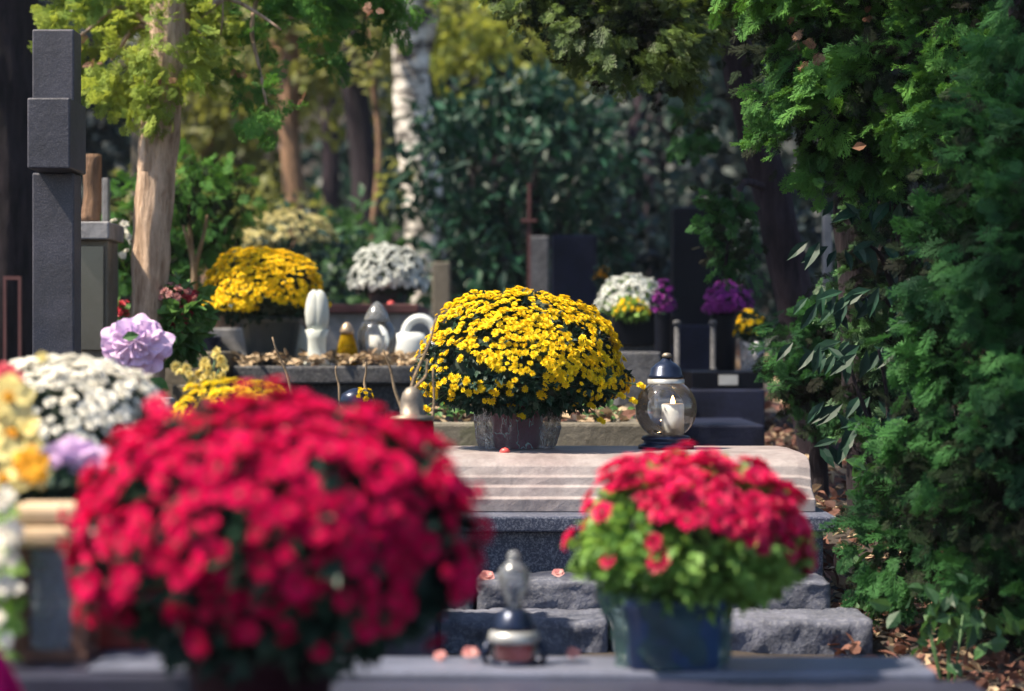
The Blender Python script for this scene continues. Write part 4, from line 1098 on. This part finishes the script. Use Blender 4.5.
# purple vases
def vase_with(label_v, label_f, px, d, top, bot, w, ftop, fw, group):
    t = thing('flower_vase', label_v, 'vase', P(px, bot, d), group)
    r = U(w/2, d); h = U(bot-top, d)
    pot(P(px, bot, d), [(r*.8, 0.0005), (r*.85, .004), (r*.95, h*.5), (r, h*.96), (r, h), (r*.85, h), (r*.82, h*.85), (.001, h*.85)], M['black'], t, 'body', 28)
    fx = px+ (4 if fw > 30 else 0)
    mum('purple_flowers', label_f, fx, ftop, top+2, fw, d, .0135, M['mumleaf'], M['purple'], None, POM, nfl=170, nleaf=120, lsize=.022, zmin=-.5, ctr=.35, jitter=.1, minsep=.5, lsh=.8, base=P(fx, top, d), cat='flowers', core=.6)
vase_with('narrow black vase left of the black headstone', 'small bunch of purple flowers in the narrow left vase', 663, 7.3, 312, 388, 17, 283, 20, 'black vases')
vase_with('wide black cylinder vase right of the black headstone', 'larger bunch of purple flowers in the wide right vase', 724, 7.35, 314, 371, 26, 284, 46, 'black vases')
for px, lab, dd in ((677, 'slim grey metal rod lamp beside the narrow left vase', 7.25), (713, 'slim grey metal rod lamp beside the wide right vase', 7.28)):
    t = thing('silver_post', lab, 'post', P(px, 388 if px < 700 else 371, dd), 'silver posts by the vases')
    h = U((388 if px < 700 else 371)-319, dd)
    MB().lathe(P(px, 388 if px < 700 else 371, dd), [(.013, .0005), (.013, .008), (.008, .012), (.008, h-.02)], 14).build('rod', M['shelfstone'], t)
    MB().lathe(P(px, 388 if px < 700 else 371, dd), [(.011, h-.019), (.013, h-.01), (.009, h-.004), (.002, h-.002)], 14).build('cap', M['shelfstone'], t)
mum('yellow_flowers', 'yellow flowers in a small glass pot beside the wide black vase', 752, 312, 338, 28, 7.1, .014, M['mumleaf'], M['yellow'], None, POM,
    nfl=45, nleaf=150, lsize=.028, zmin=-.3, ctr=.3, jitter=.15, minsep=.7, base=P(752, 371, 7.21), cat='potted flowers',
    potfn=lambda t, c, R, H: pot(P(752, 371, 7.3), [(.03, .0005), (.035, .004), (.037, .09), (.03, .09), (.028, .07), (.001, .07)], M['wrap'], t))

# ------------------------------------------------------------------ lanterns
# glass ball lantern in focus
DL = 5.02
b = np.array([X(666, DL), DL, LIDZ])
t = thing('glass_lantern', 'round clear glass lantern with a lit white candle and navy cap on the marble lid', 'lantern', b)
MB().lathe(b, [(.058, .0005), (.058, .008), (.048, .011), (.046, .017), (.052, .02), (.05, .026), (.038, .029)], 36).build('foot', M['navy'], t)
R_ = .064; pr = []
for k in range(17):
    a = math.radians(-58+k*(58+62)/16); pr.append((R_*math.cos(a), .029+.054+R_*math.sin(a)))
MB().lathe(b, [(.036, pr[0][1]-.002)]+pr+[(.033, pr[-1][1]+.006)], 44, cap=False).build('glass_globe', M['glass'], t)
zt = pr[-1][1]+.006
MB().lathe(b, [(.036, zt), (.037, zt+.006), (.034, zt+.008), (.031, zt+.022), (.02, zt+.032), (.012, zt+.036), (.008, zt+.042), (.001, zt+.044)], 32).build('cap', M['navy'], t)
MB().lathe(b+[.002, 0, 0], [(.009, zt+.043), (.011, zt+.048), (.007, zt+.053), (.001, zt+.054)], 16).build('knob', M['chrome'], t)
cb = b+[.014, 0, 0]
cd = MB().lathe(cb, [(.022, .030), (.0235, .033), (.0235, .092), (.020, .094), (.012, .088), (.001, .086)], 28).build('candle', M['candle'], t)
MB().lathe(cb, [(.0015, .088), (.0045, .093), (.0050, .098), (.003, .105), (.0004, .111)], 12).build('flame', M['flame'], cd)
fl = bpy.data.lights.new('flame_light', 'POINT'); fl.energy = .03; fl.color = (1, .55, .2); fl.shadow_soft_size = .004
flo = bpy.data.objects.new('flame_light', fl); C.objects.link(flo); flo.location = [float(v) for v in cb+np.array([0, 0, .118])]
MB().lathe(b, [(.0385, zt-.010), (.0385, zt-.001), (.037, zt-.0008)], 32, cap=False).build('neck_ring', M['pewter'], t)

# amber and clear lanterns on the ledge
DA = 6.75
b = np.array([X(347, DA), DA, sz])
t = thing('amber_lantern', 'small amber yellow glass lantern on the left ledge', 'lantern', b)
MB().lathe(b, [(.028, .0005), (.034, .006), (.030, .04), (.021, .075), (.017, .088)], 26, cap=False).build('glass', M['amberglass'], t)
MB().lathe(b, [(.02, .088), (.019, .1), (.014, .112), (.006, .12), (.001, .122)], 22).build('cap', M['brass'], t)
MB().lathe(b, [(.012, .001), (.012, .05), (.001, .05)], 18).build('candle', M['candle'], t)
b = np.array([X(377, 6.8), 6.8, sz])
t = thing('glass_lantern', 'clear glass lantern with a pewter cap between the amber lantern and white watering can', 'lantern', b)
MB().lathe(b, [(.04, .0005), (.04, .012), (.03, .016)], 28).build('foot', M['navy'], t)
MB().lathe(b, [(.034, .016), (.05, .035), (.056, .065), (.054, .095), (.042, .118), (.034, .124)], 36, cap=False).build('glass_globe', M['glass'], t)
MB().lathe(b, [(.036, .124), (.036, .132), (.028, .15), (.016, .168), (.008, .176), (.001, .18)], 28).build('cap', M['smoky'], t)
MB().lathe(b, [(.022, .017), (.022, .085), (.001, .085)], 22).build('candle', M['candle'], t)
# white figure-shaped votive lamp
b = np.array([X(317, 6.68), 6.68, sz])
t = thing('white_votive_lamp', 'tall white milk glass votive lamp shaped like praying hands on the left ledge', 'votive lamp', b)
MB().lathe(b, [(.038, .0005), (.036, .008), (.027, .02), (.025, .05), (.026, .075), (.033, .1)], 28, sy=.8).build('foot', M['milk'], t)
mb = MB()
for s_ in (-1, 1):
    mb.lathe(b+[s_*.008, 0, 0], [(.018, .098), (.024, .12), (.026, .15), (.022, .18), (.015, .2), (.004, .21)], 20, sy=.85)
mb.build('hands', M['milk'], t)
b = np.array([X(299, 6.9), 6.9, sz])
t = thing('white_glass_shell', 'small white glass piece leaning behind the dark ribbed pot', 'votive lamp', b)
MB().lathe(b, [(.02, .0005), (.026, .03), (.026, .07), (.014, .11), (.003, .12)], 20, sy=.4).build('shade', M['milk'], t)
MB().lathe(b-[0, .012, 0], [(.012, .0005), (.013, .02), (.009, .024)], 14, sy=.5).build('holder', M['peach'], t)
# watering can
dW = 7.15
b = np.array([X(413, dW), dW, sz])
t = thing('watering_can', 'white plastic watering can with a round handle beside the clear lantern', 'watering can', b)
MB().lathe(b-[.01, 0, 0], [(.05, .0005), (.055, .01), (.055, .07), (.045, .09), (.03, .095)], 28, sx=.95, sy=.7).build('body', M['whiteplastic'], t)
hp = [b+[.02+.045*math.cos(a), 0, .085+.052*math.sin(a)] for a in np.linspace(-2.0, 3.4, 22)]
MB().tube(hp, .013, 10).build('handle', M['whiteplastic'], t)
MB().tube([b+[-.05, 0, .03], b+[-.075, 0, .07], b+[-.095, 0, .12]], [.014, .01, .008], 10).build('spout', M['whiteplastic'], t)
o = MB().lathe(P(391, 305, 8.0), [(.006, -.008), (.012, 0), (.012, .008), (.004, .014)], 12).build('red_bauble', M['redwax'], loc=P(391, 306, 8.0)); tag(o, 'tiny bright red ball on the rusty rim under the white chrysanthemum', 'ball')

# red lantern with metal cap behind the crimson dome
dr = 4.2
s5 = thing('small_pedestal', 'low dark stone block behind the crimson dome carrying the red lantern', 'pedestal', (X(400, dr), dr, gz(dr)))
bx('block', M['darkstone'], s5, X(300, dr), X(440, dr), dr-.08, dr+.12, gz(dr)-.05, Z(455, dr), .006)
b = np.array([X(412, dr), dr, Z(455, dr)])
t = thing('red_lantern', 'red glass lantern with a dome shaped metal cap beside the golden chrysanthemum', 'lantern', b)
h = U(455-418, dr)
MB().lathe(b, [(.036, .0005), (.038, .01), (.038, h-.01), (.034, h)], 30, cap=False).build('glass', M['redglass'], t)
MB().lathe(b, [(.033, .002), (.033, h*.8), (.001, h*.8)], 24).build('candle', M['redwax'], t)
MB().lathe(b, [(.0385, h-.004), (.0385, h+.003), (.021, h+.006), (.020, h+.03), (.017, h+.043), (.010, h+.052), (.001, h+.055)], 28).build('cap', M['chrome'], t)
# small dark bowl with yellow flower
b = P(357, 406, 4.6)
s6 = thing('small_pedestal', 'dark stone block hidden behind the crimson dome, under the small navy bowl', 'pedestal', (X(357, 4.6), 4.6, gz(4.6)))
bx('block', M['darkstone'], s6, X(335, 4.6), X(385, 4.6), 4.55, 4.612, gz(4.6)-.02, Z(412, 4.6), .004)
b = P(357, 412, 4.6)-np.array([0, .0, 0])
t = thing('flower_bowl', 'small navy bowl with one cluster of yellow flowers above the crimson dome', 'flower bowl', b)
MB().lathe(b, [(.02, .0005), (.036, .016), (.03, .034), (.012, .044), (.001, .046)], 24, sy=.8).build('bowl', M['navy'], t)
mb = MB(); blooms_on(mb, b+[.012, -.012, .03], (.016, .016, .016), 16, .008, POM, -.4, .1, minsep=.6); mb.build('blossoms', M['yellow'], t)
# foreground small lantern
b = np.array([X(514, 3.07), 3.07, zs])
t = thing('silver_lantern', 'small lantern with a pale domed cap and red candle before the rough steps', 'lantern', b)
MB().lathe(b, [(.030, .0005), (.032, .003), (.029, .005)], 26).build('foot', M['navy'], t)
MB().lathe(b, [(.0285, .005), (.030, .014), (.029, .028)], 26, cap=False).build('glass', M['glass'], t)
MB().lathe(b, [(.024, .0052), (.024, .026), (.001, .026)], 22).build('candle', M['redwax'], t)
MB().lathe(b, [(.031, .028), (.033, .033), (.031, .041), (.027, .043)], 26).build('band', M['pewter'], t)
MB().lathe(b, [(.027, .0435), (.026, .05), (.018, .066), (.013, .070)], 26).build('roof', M['navy'], t)
MB().lathe(b, [(.011, .0705), (.011, .085), (.017, .095), (.021, .108), (.019, .120), (.010, .129), (.007, .132), (.009, .137), (.006, .142), (.001, .144)], 24).build('finial', M['smoky'], t)
for s_ in (-1, 1): MB().tube([b+[s_*.034, 0, .0005], b+[s_*.040, 0, .012], b+[s_*.031, 0, .030]], .004, 8).build('side_bar', M['navy'], t)

# wax drip and petals
o = MB().lathe((X(505, 4.87), 4.87, Z(452.4, 4.87)), [(.009, -.002), (.011, .003), (.007, .008), (.001, .01)], 14).build('wax_lump', M['redwax'], loc=(X(505, 4.9), 4.9, Z(453.5, 4.9))); tag(o, 'small lump of red wax on the marble lid edge below the golden chrysanthemum', 'wax')
def petal(px, py, d, s, lab):
    mb = MB(); mb.scat(flower_template(px, [(5, 1, .62, .12), (3, .7, .5, .5)]), [P(px, py, d)], [[1, 0, 0]], [[.1, -.6, .8]], [s])
    o = mb.build('fallen_bloom', M['blush'], loc=P(px, py, d)); tag(o, lab, 'petal', 'fallen blooms on the stones')
petal(558, 573, 4.5, .013, 'pale pink fallen bloom on the upper rough step')
petal(487, 576, 4.5, .016, 'pale pink fallen bloom on the upper step beside the crimson dome')
petal(470, 653, 3.1, .012, 'pink fallen bloom on the slab left of the small lantern')
petal(573, 654, 3.1, .010, 'pink fallen bloom on the slab between the small lantern and blue pot')
petal(440, 656, 3.1, .010, 'pale fallen bloom on the slab beside the crimson dome')

# dry twigs stuck near the ledge
gt = 'dry twigs standing between the graves'
tw = [([(296, 405), (285, 370), (272, 337)], 4.6, 'tall dry twig with a knobby tip rising left of centre from the crimson dome'),
      ([(342, 405), (338, 385), (336, 366)], 4.6, 'short dry twig left of the small navy bowl'),
      ([(366, 398), (365, 380), (366, 362)], 4.7, 'straight dry twig right above the small navy bowl'),
      ([(402, 412), (393, 380), (384, 350)], 4.3, 'long dry twig leaning left beside the red lantern cap'),
      ([(410, 392), (420, 365), (432, 335), (437, 318)], 4.25, 'dry twig rising right from the red lantern cap in front of golden flowers'),
      ([(414, 390), (425, 378), (429, 360)], 4.2, 'forked short twig on the red lantern cap'),
      ([(433, 446), (433, 410), (434, 368)], 4.35, 'upright dry twig just right of the red lantern')]
for pts, d_, lab in tw:
    pp = trunk_pts([P(a, b_, d_) for a, b_ in pts], 12, .0015, pts[0][0])
    if pts[0][1] > 393 or True:
        g0 = pp[0].copy(); g0[2] = max(gz(d_)-.02, pp[0][2]-.28); pp = np.vstack([[g0], pp])
    o = MB().tube(pp, np.linspace(.0035, .0018, len(pp)), 7, ridge=.06).build('dry_twig', M['twig'], loc=pp[0]); tag(o, lab, 'twig', gt)

# lilac artificial carnation
def ruffle(c, R, m, parent, name, seed, tilt=-.9, sq=.85):
    """one big cloth flower: layered, frilled discs"""
    r = random.Random(seed); mb = MB()
    for L in range(7):
        rad = R*(1-.12*L); n = 64; rings = 7
        ph = r.uniform(0, 6); V = []
        ax = np.array([r.uniform(-.12, .12), tilt, r.uniform(-.1, .25)]); ax = ax/np.linalg.norm(ax)
        u = norm(np.cross(ax, [0, .1, 1])); v = np.cross(ax, u)
        for k in range(rings):
            q = k/(rings-1)
            for i in range(n):
                a = 2*PI*i/n
                rr_ = rad*q*(1+.08*math.sin(5*a+ph)*q+.05*math.sin(11*a+ph*2)*q)
                hh = R*(.12*L*(1-q*.2)+.15*q*q*(-1 if L < 2 else .5)+.09*q*math.sin(7*a+ph+L)+.06*q*q*math.sin(13*a+ph*3))
                V.append(c+rr_*(math.cos(a)*u+math.sin(a)*v*sq)+ax*hh)
        Fc = [(k*n+i, k*n+(i+1) % n, (k+1)*n+(i+1) % n, (k+1)*n+i) for k in range(rings-1) for i in range(n)]
        mb.add(V, Fc, 0, True)
    return mb.build(name, m, parent)
d_ = 4.2
t = thing('lilac_flower', 'big lilac cloth flower with frilled petals in front of the left thuja trunk', 'artificial flower', P(134, 400, d_))
ruffle(P(136, 345, d_), U(36, d_), M['lilac'], t, 'petals', 5)
mb = MB().tube([P(134, 400, d_+.02), P(135, 370, d_+.02), P(137, 350, d_+.01)], .004, 7); mb.tube([P(128, 384, d_+.02), P(118, 365, d_), P(122, 350, d_)], .003, 6)
mb.build('stem', M['stem'], t)
mb = MB(); mb.scat(BROAD, [P(122, 338, d_-.06)], [[1, 0, .2]], [[0, -1, .2]], [.03]).build('leaf', M['green_leaf'], t); mb = MB(); mb.scat(BROAD, [P(150, 378, d_)], [[.6, 0, -.4]], [[0, -1, .2]], [.04]); mb.build('leaf', M['green_leaf'], t)
s7 = thing('small_pedestal', 'grey stone block below the lilac cloth flower', 'pedestal', (X(140, 4.3), 4.3, gz(4.3)))
bx('block', M['lightstone'], s7, X(60, 4.3), X(160, 4.3), 4.26, 4.5, gz(4.3)-.05, Z(400, 4.26), .006)
b = np.array([X(124, 4.33), 4.33, Z(400, 4.26)])
t = thing('peach_lantern', 'peach coloured square candle holder under the lilac cloth flower', 'lantern', b)
bx('box', M['peach'], t, X(111, 4.3), X(138, 4.3), 4.3, 4.35, b[2]+.0005, Z(372, 4.3), .004)
bx('red_edge', M['redwax'], t, X(106, 4.3), X(110.5, 4.3), 4.3, 4.33, b[2]+.0005, Z(362, 4.3), .002)

# pink bouquet behind the trunk
d_ = 6.0
t = thing('pink_bouquet', 'bouquet of pink red flowers with dark leaves right of the left thuja trunk', 'bouquet', P(182, 353, 6.4))
mb = MB(); mb2 = MB()
for (a, b_, r_) in [(176, 300, 14), (188, 318, 12), (172, 325, 12), (190, 300, 10)]:
    l = LB(a, b_, d_, r_, r_, .03)
    blooms_on(mb, l[:3], l[3:6], 40, .016, REDF, -.5, .08, minsep=.6)
l = LB(180, 315, d_, 24, 30, .05); foliage_on(mb2, l[:3], l[3:6], 260, .05, BROAD, -1, (.5, 1.05)); 
l = LB(180, 345, d_, 16, 14, .05); foliage_on(mb2, l[:3], l[3:6], 90, .05, BROAD, -1, (.3, 1.05))
mb.build('blossoms', [M['pink'], M['redc']], t); mb2.build('leaves', M['green_leaf'], t)
mb = MB()
blooms_on(mb, P(172, 296, 5.97), (.05, .03, .03), 34, .012, POM, -.3, .08, minsep=.7); mb.build('orange_blossoms', M['blush'], t)
t = thing('red_flowers', 'few red and orange flowers between the grey headstone and the left thuja trunk', 'flowers', P(122, 352, 6.32))
mb = MB(); blooms_on(mb, P(122, 310, 6.2), (.03, .02, .03), 14, .016, POM, -.6, .1, minsep=.6); mb.build('blossoms', M['pink'], t)
mb = MB(); foliage_on(mb, P(120, 322, 6.2), (.04, .03, .06), 70, .03, BROAD, -1, (.2, 1.05)); mb.build('leaves', M['green_leaf'], t)
t = thing('white_flowers', 'few small white flowers on the right side of the grey headstone', 'flowers', P(118, 352, 6.35))
mb = MB(); blooms_on(mb, P(118, 238, 6.3), (.03, .02, .045), 16, .014, POM, -.8, .1, minsep=.6); mb.build('blossoms', M['white'], t)
MB().tube([P(118, 352, 6.35), P(117, 240, 6.3)], .003, 6).build('stem', M['stem'], t)
# pale yellow snapdragon sprigs
d_ = 4.0
t = thing('pale_yellow_flowers', 'sprigs of pale yellow flowers above the lemon chrysanthemum', 'flowers', P(205, 440, d_))
mb = MB(); mbs = MB()
for (a, b_) in [(217, 352), (222, 362), (210, 370), (200, 372), (186, 368), (176, 366), (192, 380), (212, 380), (222, 375), (205, 362)]:
    mb.scat(POM[a % 2], [P(a, b_, d_), P(a+3, b_+6, d_-.01), P(a-2, b_+3, d_)], rdir(3), norm(rdir(3)*.6+[0, -.7, .5]), [.011, .009, .009])
    mbs.tube([P(205, 440, d_), P(205, 405, d_), P(a, b_, d_)], .0015, 5)
mb.build('blossoms', M['paleyellow'], t); mbs.build('stems', M['stem'], t)

# left edge artificial bouquet : pale yellow with orange hearts
def petal_flower(mbp, mbc, c, R, seed, ax=(0.1, -1, .25), n=6):
    r = random.Random(seed); ax = norm(np.array(ax)+np.array([r.uniform(-.3, .3), 0, r.uniform(-.3, .3)]))
    u = norm(np.cross(ax, [0, .1, 1])); v = np.cross(ax, u); off = r.uniform(0, 1)
    for i in range(n):
        a = 2*PI*(i+off)/n; dr_ = math.cos(a)*u+math.sin(a)*v; sd = -math.sin(a)*u+math.cos(a)*v
        V = []; K = 6
        for k in range(K+1):
            q = k/K; w = R*.42*math.sin(PI*min(1, q*.9+.08))**.8
            for s_ in (-1, -.4, .4, 1):
                V.append(c+dr_*R*q+sd*w*s_+ax*(R*(.35*q-.35*q*q*1.4)+.1*R*abs(s_)+.04*R*math.sin(q*9+s_*3)))
        Fc = [(k*4+j, k*4+j+1, k*4+5+j, k*4+4+j) for k in range(K) for j in range(3)]
        mbp.add(V, Fc, 0, True)
    for i in range(10):
        a = 2*PI*i/10; mbc.tube([c+ax*.002, c+ax*R*.35+(math.cos(a)*u+math.sin(a)*v)*R*.17], [R*.1, R*.05], 6)
d_ = 2.75
b = np.array([X(8, 3.0), 3.2, l3])
t = thing('artificial_bouquet', 'bouquet of pale yellow artificial flowers with orange hearts at the left edge', 'bouquet', b)
mbp = MB(); mbc = MB(); mbs = MB()
for k, (a, b_, R_) in enumerate([(8, 400, 30), (14, 438, 32), (30, 470, 24), (-12, 455, 34), (-20, 410, 34), (4, 480, 26)]):
    c_ = P(a, b_, d_+.04*math.sin(k*2)); petal_flower(mbp, mbc, c_, U(R_, d_), k); mbc.build('flower_heart', M['orange'], t); mbc = MB()
    mbs.tube([b, c_+[0, .05, -.05], c_+[0, .005, 0]], .003, 6)
mbp.build('petals', M['paleyellow'], t); mbs.build('stems', M['stem'], t)
mb = MB(); petal_flower(mb, MB(), P(30, 466, d_-.04), U(22, d_), 31); mb.build('orange_petals', M['orange'], t)
mb = MB(); petal_flower(mb, MB(), P(6, 374, d_+.1), U(14, d_), 33); petal_flower(mb, MB(), P(14, 380, d_+.1), U(12, d_), 34); mb.build('pink_petals', M['pink'], t)
mb = MB(); petal_flower(mb, MB(), P(42, 358, d_+.1), U(7, d_), 35); mb.build('bud', M['paleyellow'], t)
k = 60; mb = MB(); mb.scat(BROAD, np.array(P(30, 488, d_+.02))+rng.normal(size=(k, 3))*[.05, .02, .012], rdir(k), norm(rdir(k)*.6+[0, -.5, .6]), .04*rng.uniform(.6, 1.2, k)); mb.build('leaves', M['mumleaf'], t)
t = thing('lilac_flower', 'blurred lilac cloth flower below the white chrysanthemum, left of the crimson dome', 'artificial flower', P(75, 500, 2.8))
ruffle(P(72, 462, 2.8), U(38, 2.8), M['lilac'], t, 'petals', 9, -.7, .62)
MB().tube([P(75, 502, 2.85), P(74, 470, 2.82)], .004, 7).build('stem', M['stem'], t)
k = 40; mb = MB(); mb.scat(BROAD, np.array(P(70, 488, 2.8))+rng.normal(size=(k, 3))*[.035, .02, .008], rdir(k), norm(rdir(k)*.6+[0, -.5, .6]), .04*rng.uniform(.6, 1.2, k)); mb.build('leaves', M['mumleaf'], t)
L2 = EYE-.343
t = thing('foreground_ledge', 'dark stone ledge at the lower left carrying the wooden lantern and red planter', 'kerb', (X(60, 2.6), 2.55, SZ))
bx('block', M['slabdark'], t, -1.3, X(196, 2.52), 2.52, 3.0, SZ+.0005, L2, .005)
# wooden lantern box
d_ = 2.62
b = np.array([X(43, d_), d_, L2])
t = thing('wooden_lantern', 'wooden lantern with a pale plank roof and cloudy glass at the left edge', 'lantern', b)
zb, zt = L2, Z(548, d_)
w0, w1 = X(12, d_), X(88, d_)
bx('floor_board', M['woodbrown'], t, w0, w1, d_, d_+.07, zb+.0005, zb+.012, .002)
for (a, b_) in ((w0, w0+.018), (w1-.018, w1)):
    for yy in (d_, d_+.058): bx('post', M['woodbrown'], t, a, b_, yy, yy+.012, zb+.0125, zt, .002)
bx('glass_panel', M['frost'], t, w0+.0185, w1-.0185, d_+.004, d_+.007, zb+.0125, zt-.001, 0)
bx('back_panel', M['woodbrown'], t, w0+.0185, w1-.0185, d_+.06, d_+.068, zb+.0125, zt-.001, 0)
MB().lathe((X(45, d_), d_+.035, zb+.0125), [(.02, 0), (.02, .07), (.001, .07)], 20).build('candle', M['candle'], t)
bx('roof_board', M['wood'], t, w0-.010, w1-.005, d_-.008, d_+.08, zt+.0005, Z(527, d_), .007)
bx('roof_board', M['wood'], t, w0-.003, w1-.012, d_-.003, d_+.075, Z(527, d_)+.0005, Z(505, d_), .007)
# red planter box and tray
b = np.array([X(125, 2.75), 2.75, L2])
t = thing('red_planter', 'low red brown plastic box behind the crimson dome at the lower left', 'planter', b)
prism([(X(84, 2.75), 2.72), (X(170, 2.75), 2.72), (X(168, 2.75), 2.84), (X(86, 2.75), 2.84)], L2+.0005, Z(606, 2.72)).build('box', M['redbox'], t, bevel=.004)
MB().box(X(80, 2.7), X(174, 2.7), 2.712, 2.849, Z(606, 2.72)+.0005, Z(601, 2.72)).build('rim', M['redbox'], t, bevel=.002)
b = np.array([X(130, 2.57), 2.57, L2])
t = thing('metal_tray', 'bluish grey metal tray with a raised end in front of the red planter', 'tray', b)
bx('tray_floor', M['slab'], t, X(92, 2.56), X(196, 2.56), 2.53, 2.68, L2+.0005, L2+.006, .003)
bx('raised_end', M['pewter'], t, X(187, 2.56), X(195, 2.56), 2.54, 2.67, L2+.0065, L2+.026, .003)
# magenta glass candle bottom-left
b = np.array([X(-12, 2.3), 2.3, SZ])
t = thing('magenta_candle_holder', 'magenta glass candle holder cut by the bottom left corner', 'candle holder', b)
MB().lathe(b, [(.046, .0005), (.047, .02), (.041, .06), (.028, .095), (.012, .125)], 28, cap=False).build('glass', M['magenta'], t)
MB().lathe(b, [(.012, .001), (.012, .03), (.001, .03)], 18).build('candle', M['redwax'], t)
# white flowers at the left edge, low
b = np.array([X(2, 2.72), 2.75, L2])
t = thing('white_bouquet', 'blurred white and cream flowers at the left edge beside the wooden lantern', 'bouquet', b)
mb = MB(); mb2 = MB()
for (a, b_, R_) in [(2, 500, 17), (8, 535, 20), (-8, 560, 18), (4, 585, 15), (12, 560, 10), (17, 588, 9), (-4, 620, 12), (6, 640, 10)]:
    mb.scat(POM[abs(a) % 2], [P(a, b_, 2.55)], [[1, 0, 0]], [[.1, -.8, .4]], [U(R_, 2.55)])
    mb2.tube([b, P(a, b_, 2.57)], .002, 5)
k = 60; mb2.scat(BROAD, np.array(P(-4, 590, 2.6))+rng.normal(size=(k, 3))*[.008, .02, .05], rdir(k), norm(rdir(k)*.6+[0, -.5, .6]), .035*rng.uniform(.6, 1.2, k))
mb.build('blossoms', M['white'], t); mb2.build('leaves', M['mumleaf_light'], t)

# ------------------------------------------------------------------ camera, light, world
cam = bpy.data.cameras.new('camera'); co = bpy.data.objects.new('camera', cam); C.objects.link(co); S.camera = co
co.location = (0, 0, EYE); co.rotation_euler = (PI/2, 0, 0)
cam.sensor_width = 36; cam.lens = 85.0; cam.clip_end = 500; cam.clip_start = .05
cam.dof.use_dof = True; cam.dof.focus_distance = 4.98; cam.dof.aperture_fstop = 3.5
m, hn, out = mat('haze_air')
v = nd(hn, 'ShaderNodeVolumePrincipled'); v.inputs['Density'].default_value = .0007; v.inputs['Color'].default_value = (.75, .85, 1, 1); v.inputs['Anisotropy'].default_value = .3
hn.links.new(v.outputs[0], out.inputs['Volume'])
tag(MB().box(-130, 130, -45, 250, -1, 16.5).build('haze', m), kind='stuff')
w = bpy.data.worlds.new('World'); S.world = w; w.use_nodes = True
nt = w.node_tree
bg = nt.nodes['Background']; sky = nt.nodes.new('ShaderNodeTexSky'); sky.sky_type = 'NISHITA'; sky.sun_disc = False
SUN = np.array([-.52, -.14, .79]); SUN = SUN/np.linalg.norm(SUN)
sky.sun_elevation = math.asin(SUN[2]); sky.sun_rotation = math.atan2(SUN[0], SUN[1])
bg.inputs[1].default_value = .10
nt.links.new(sky.outputs[0], bg.inputs[0])
sl = bpy.data.lights.new('sun', 'SUN'); sl.energy = 5.0; sl.angle = math.radians(1.5); sl.color = (1, .88, .70)
so = bpy.data.objects.new('sun', sl); C.objects.link(so); so.location = (0, 0, 10)
from mathutils import Vector
so.rotation_euler = Vector(SUN.tolist()).to_track_quat('Z', 'Y').to_euler()
S.view_settings.view_transform = 'Standard'; S.view_settings.look = 'None'; S.view_settings.exposure = 1.25; S.view_settings.gamma = 1
S.cycles.max_bounces = 6; S.cycles.diffuse_bounces = 2; S.cycles.glossy_bounces = 3; S.cycles.transmission_bounces = 3; S.cycles.transparent_max_bounces = 12
S.cycles.caustics_reflective = False; S.cycles.caustics_refractive = False
for o in C.objects:
    if '_o' in o: del o['_o']
print('faces', sum(len(o.data.polygons) for o in C.objects if o.type == 'MESH'))
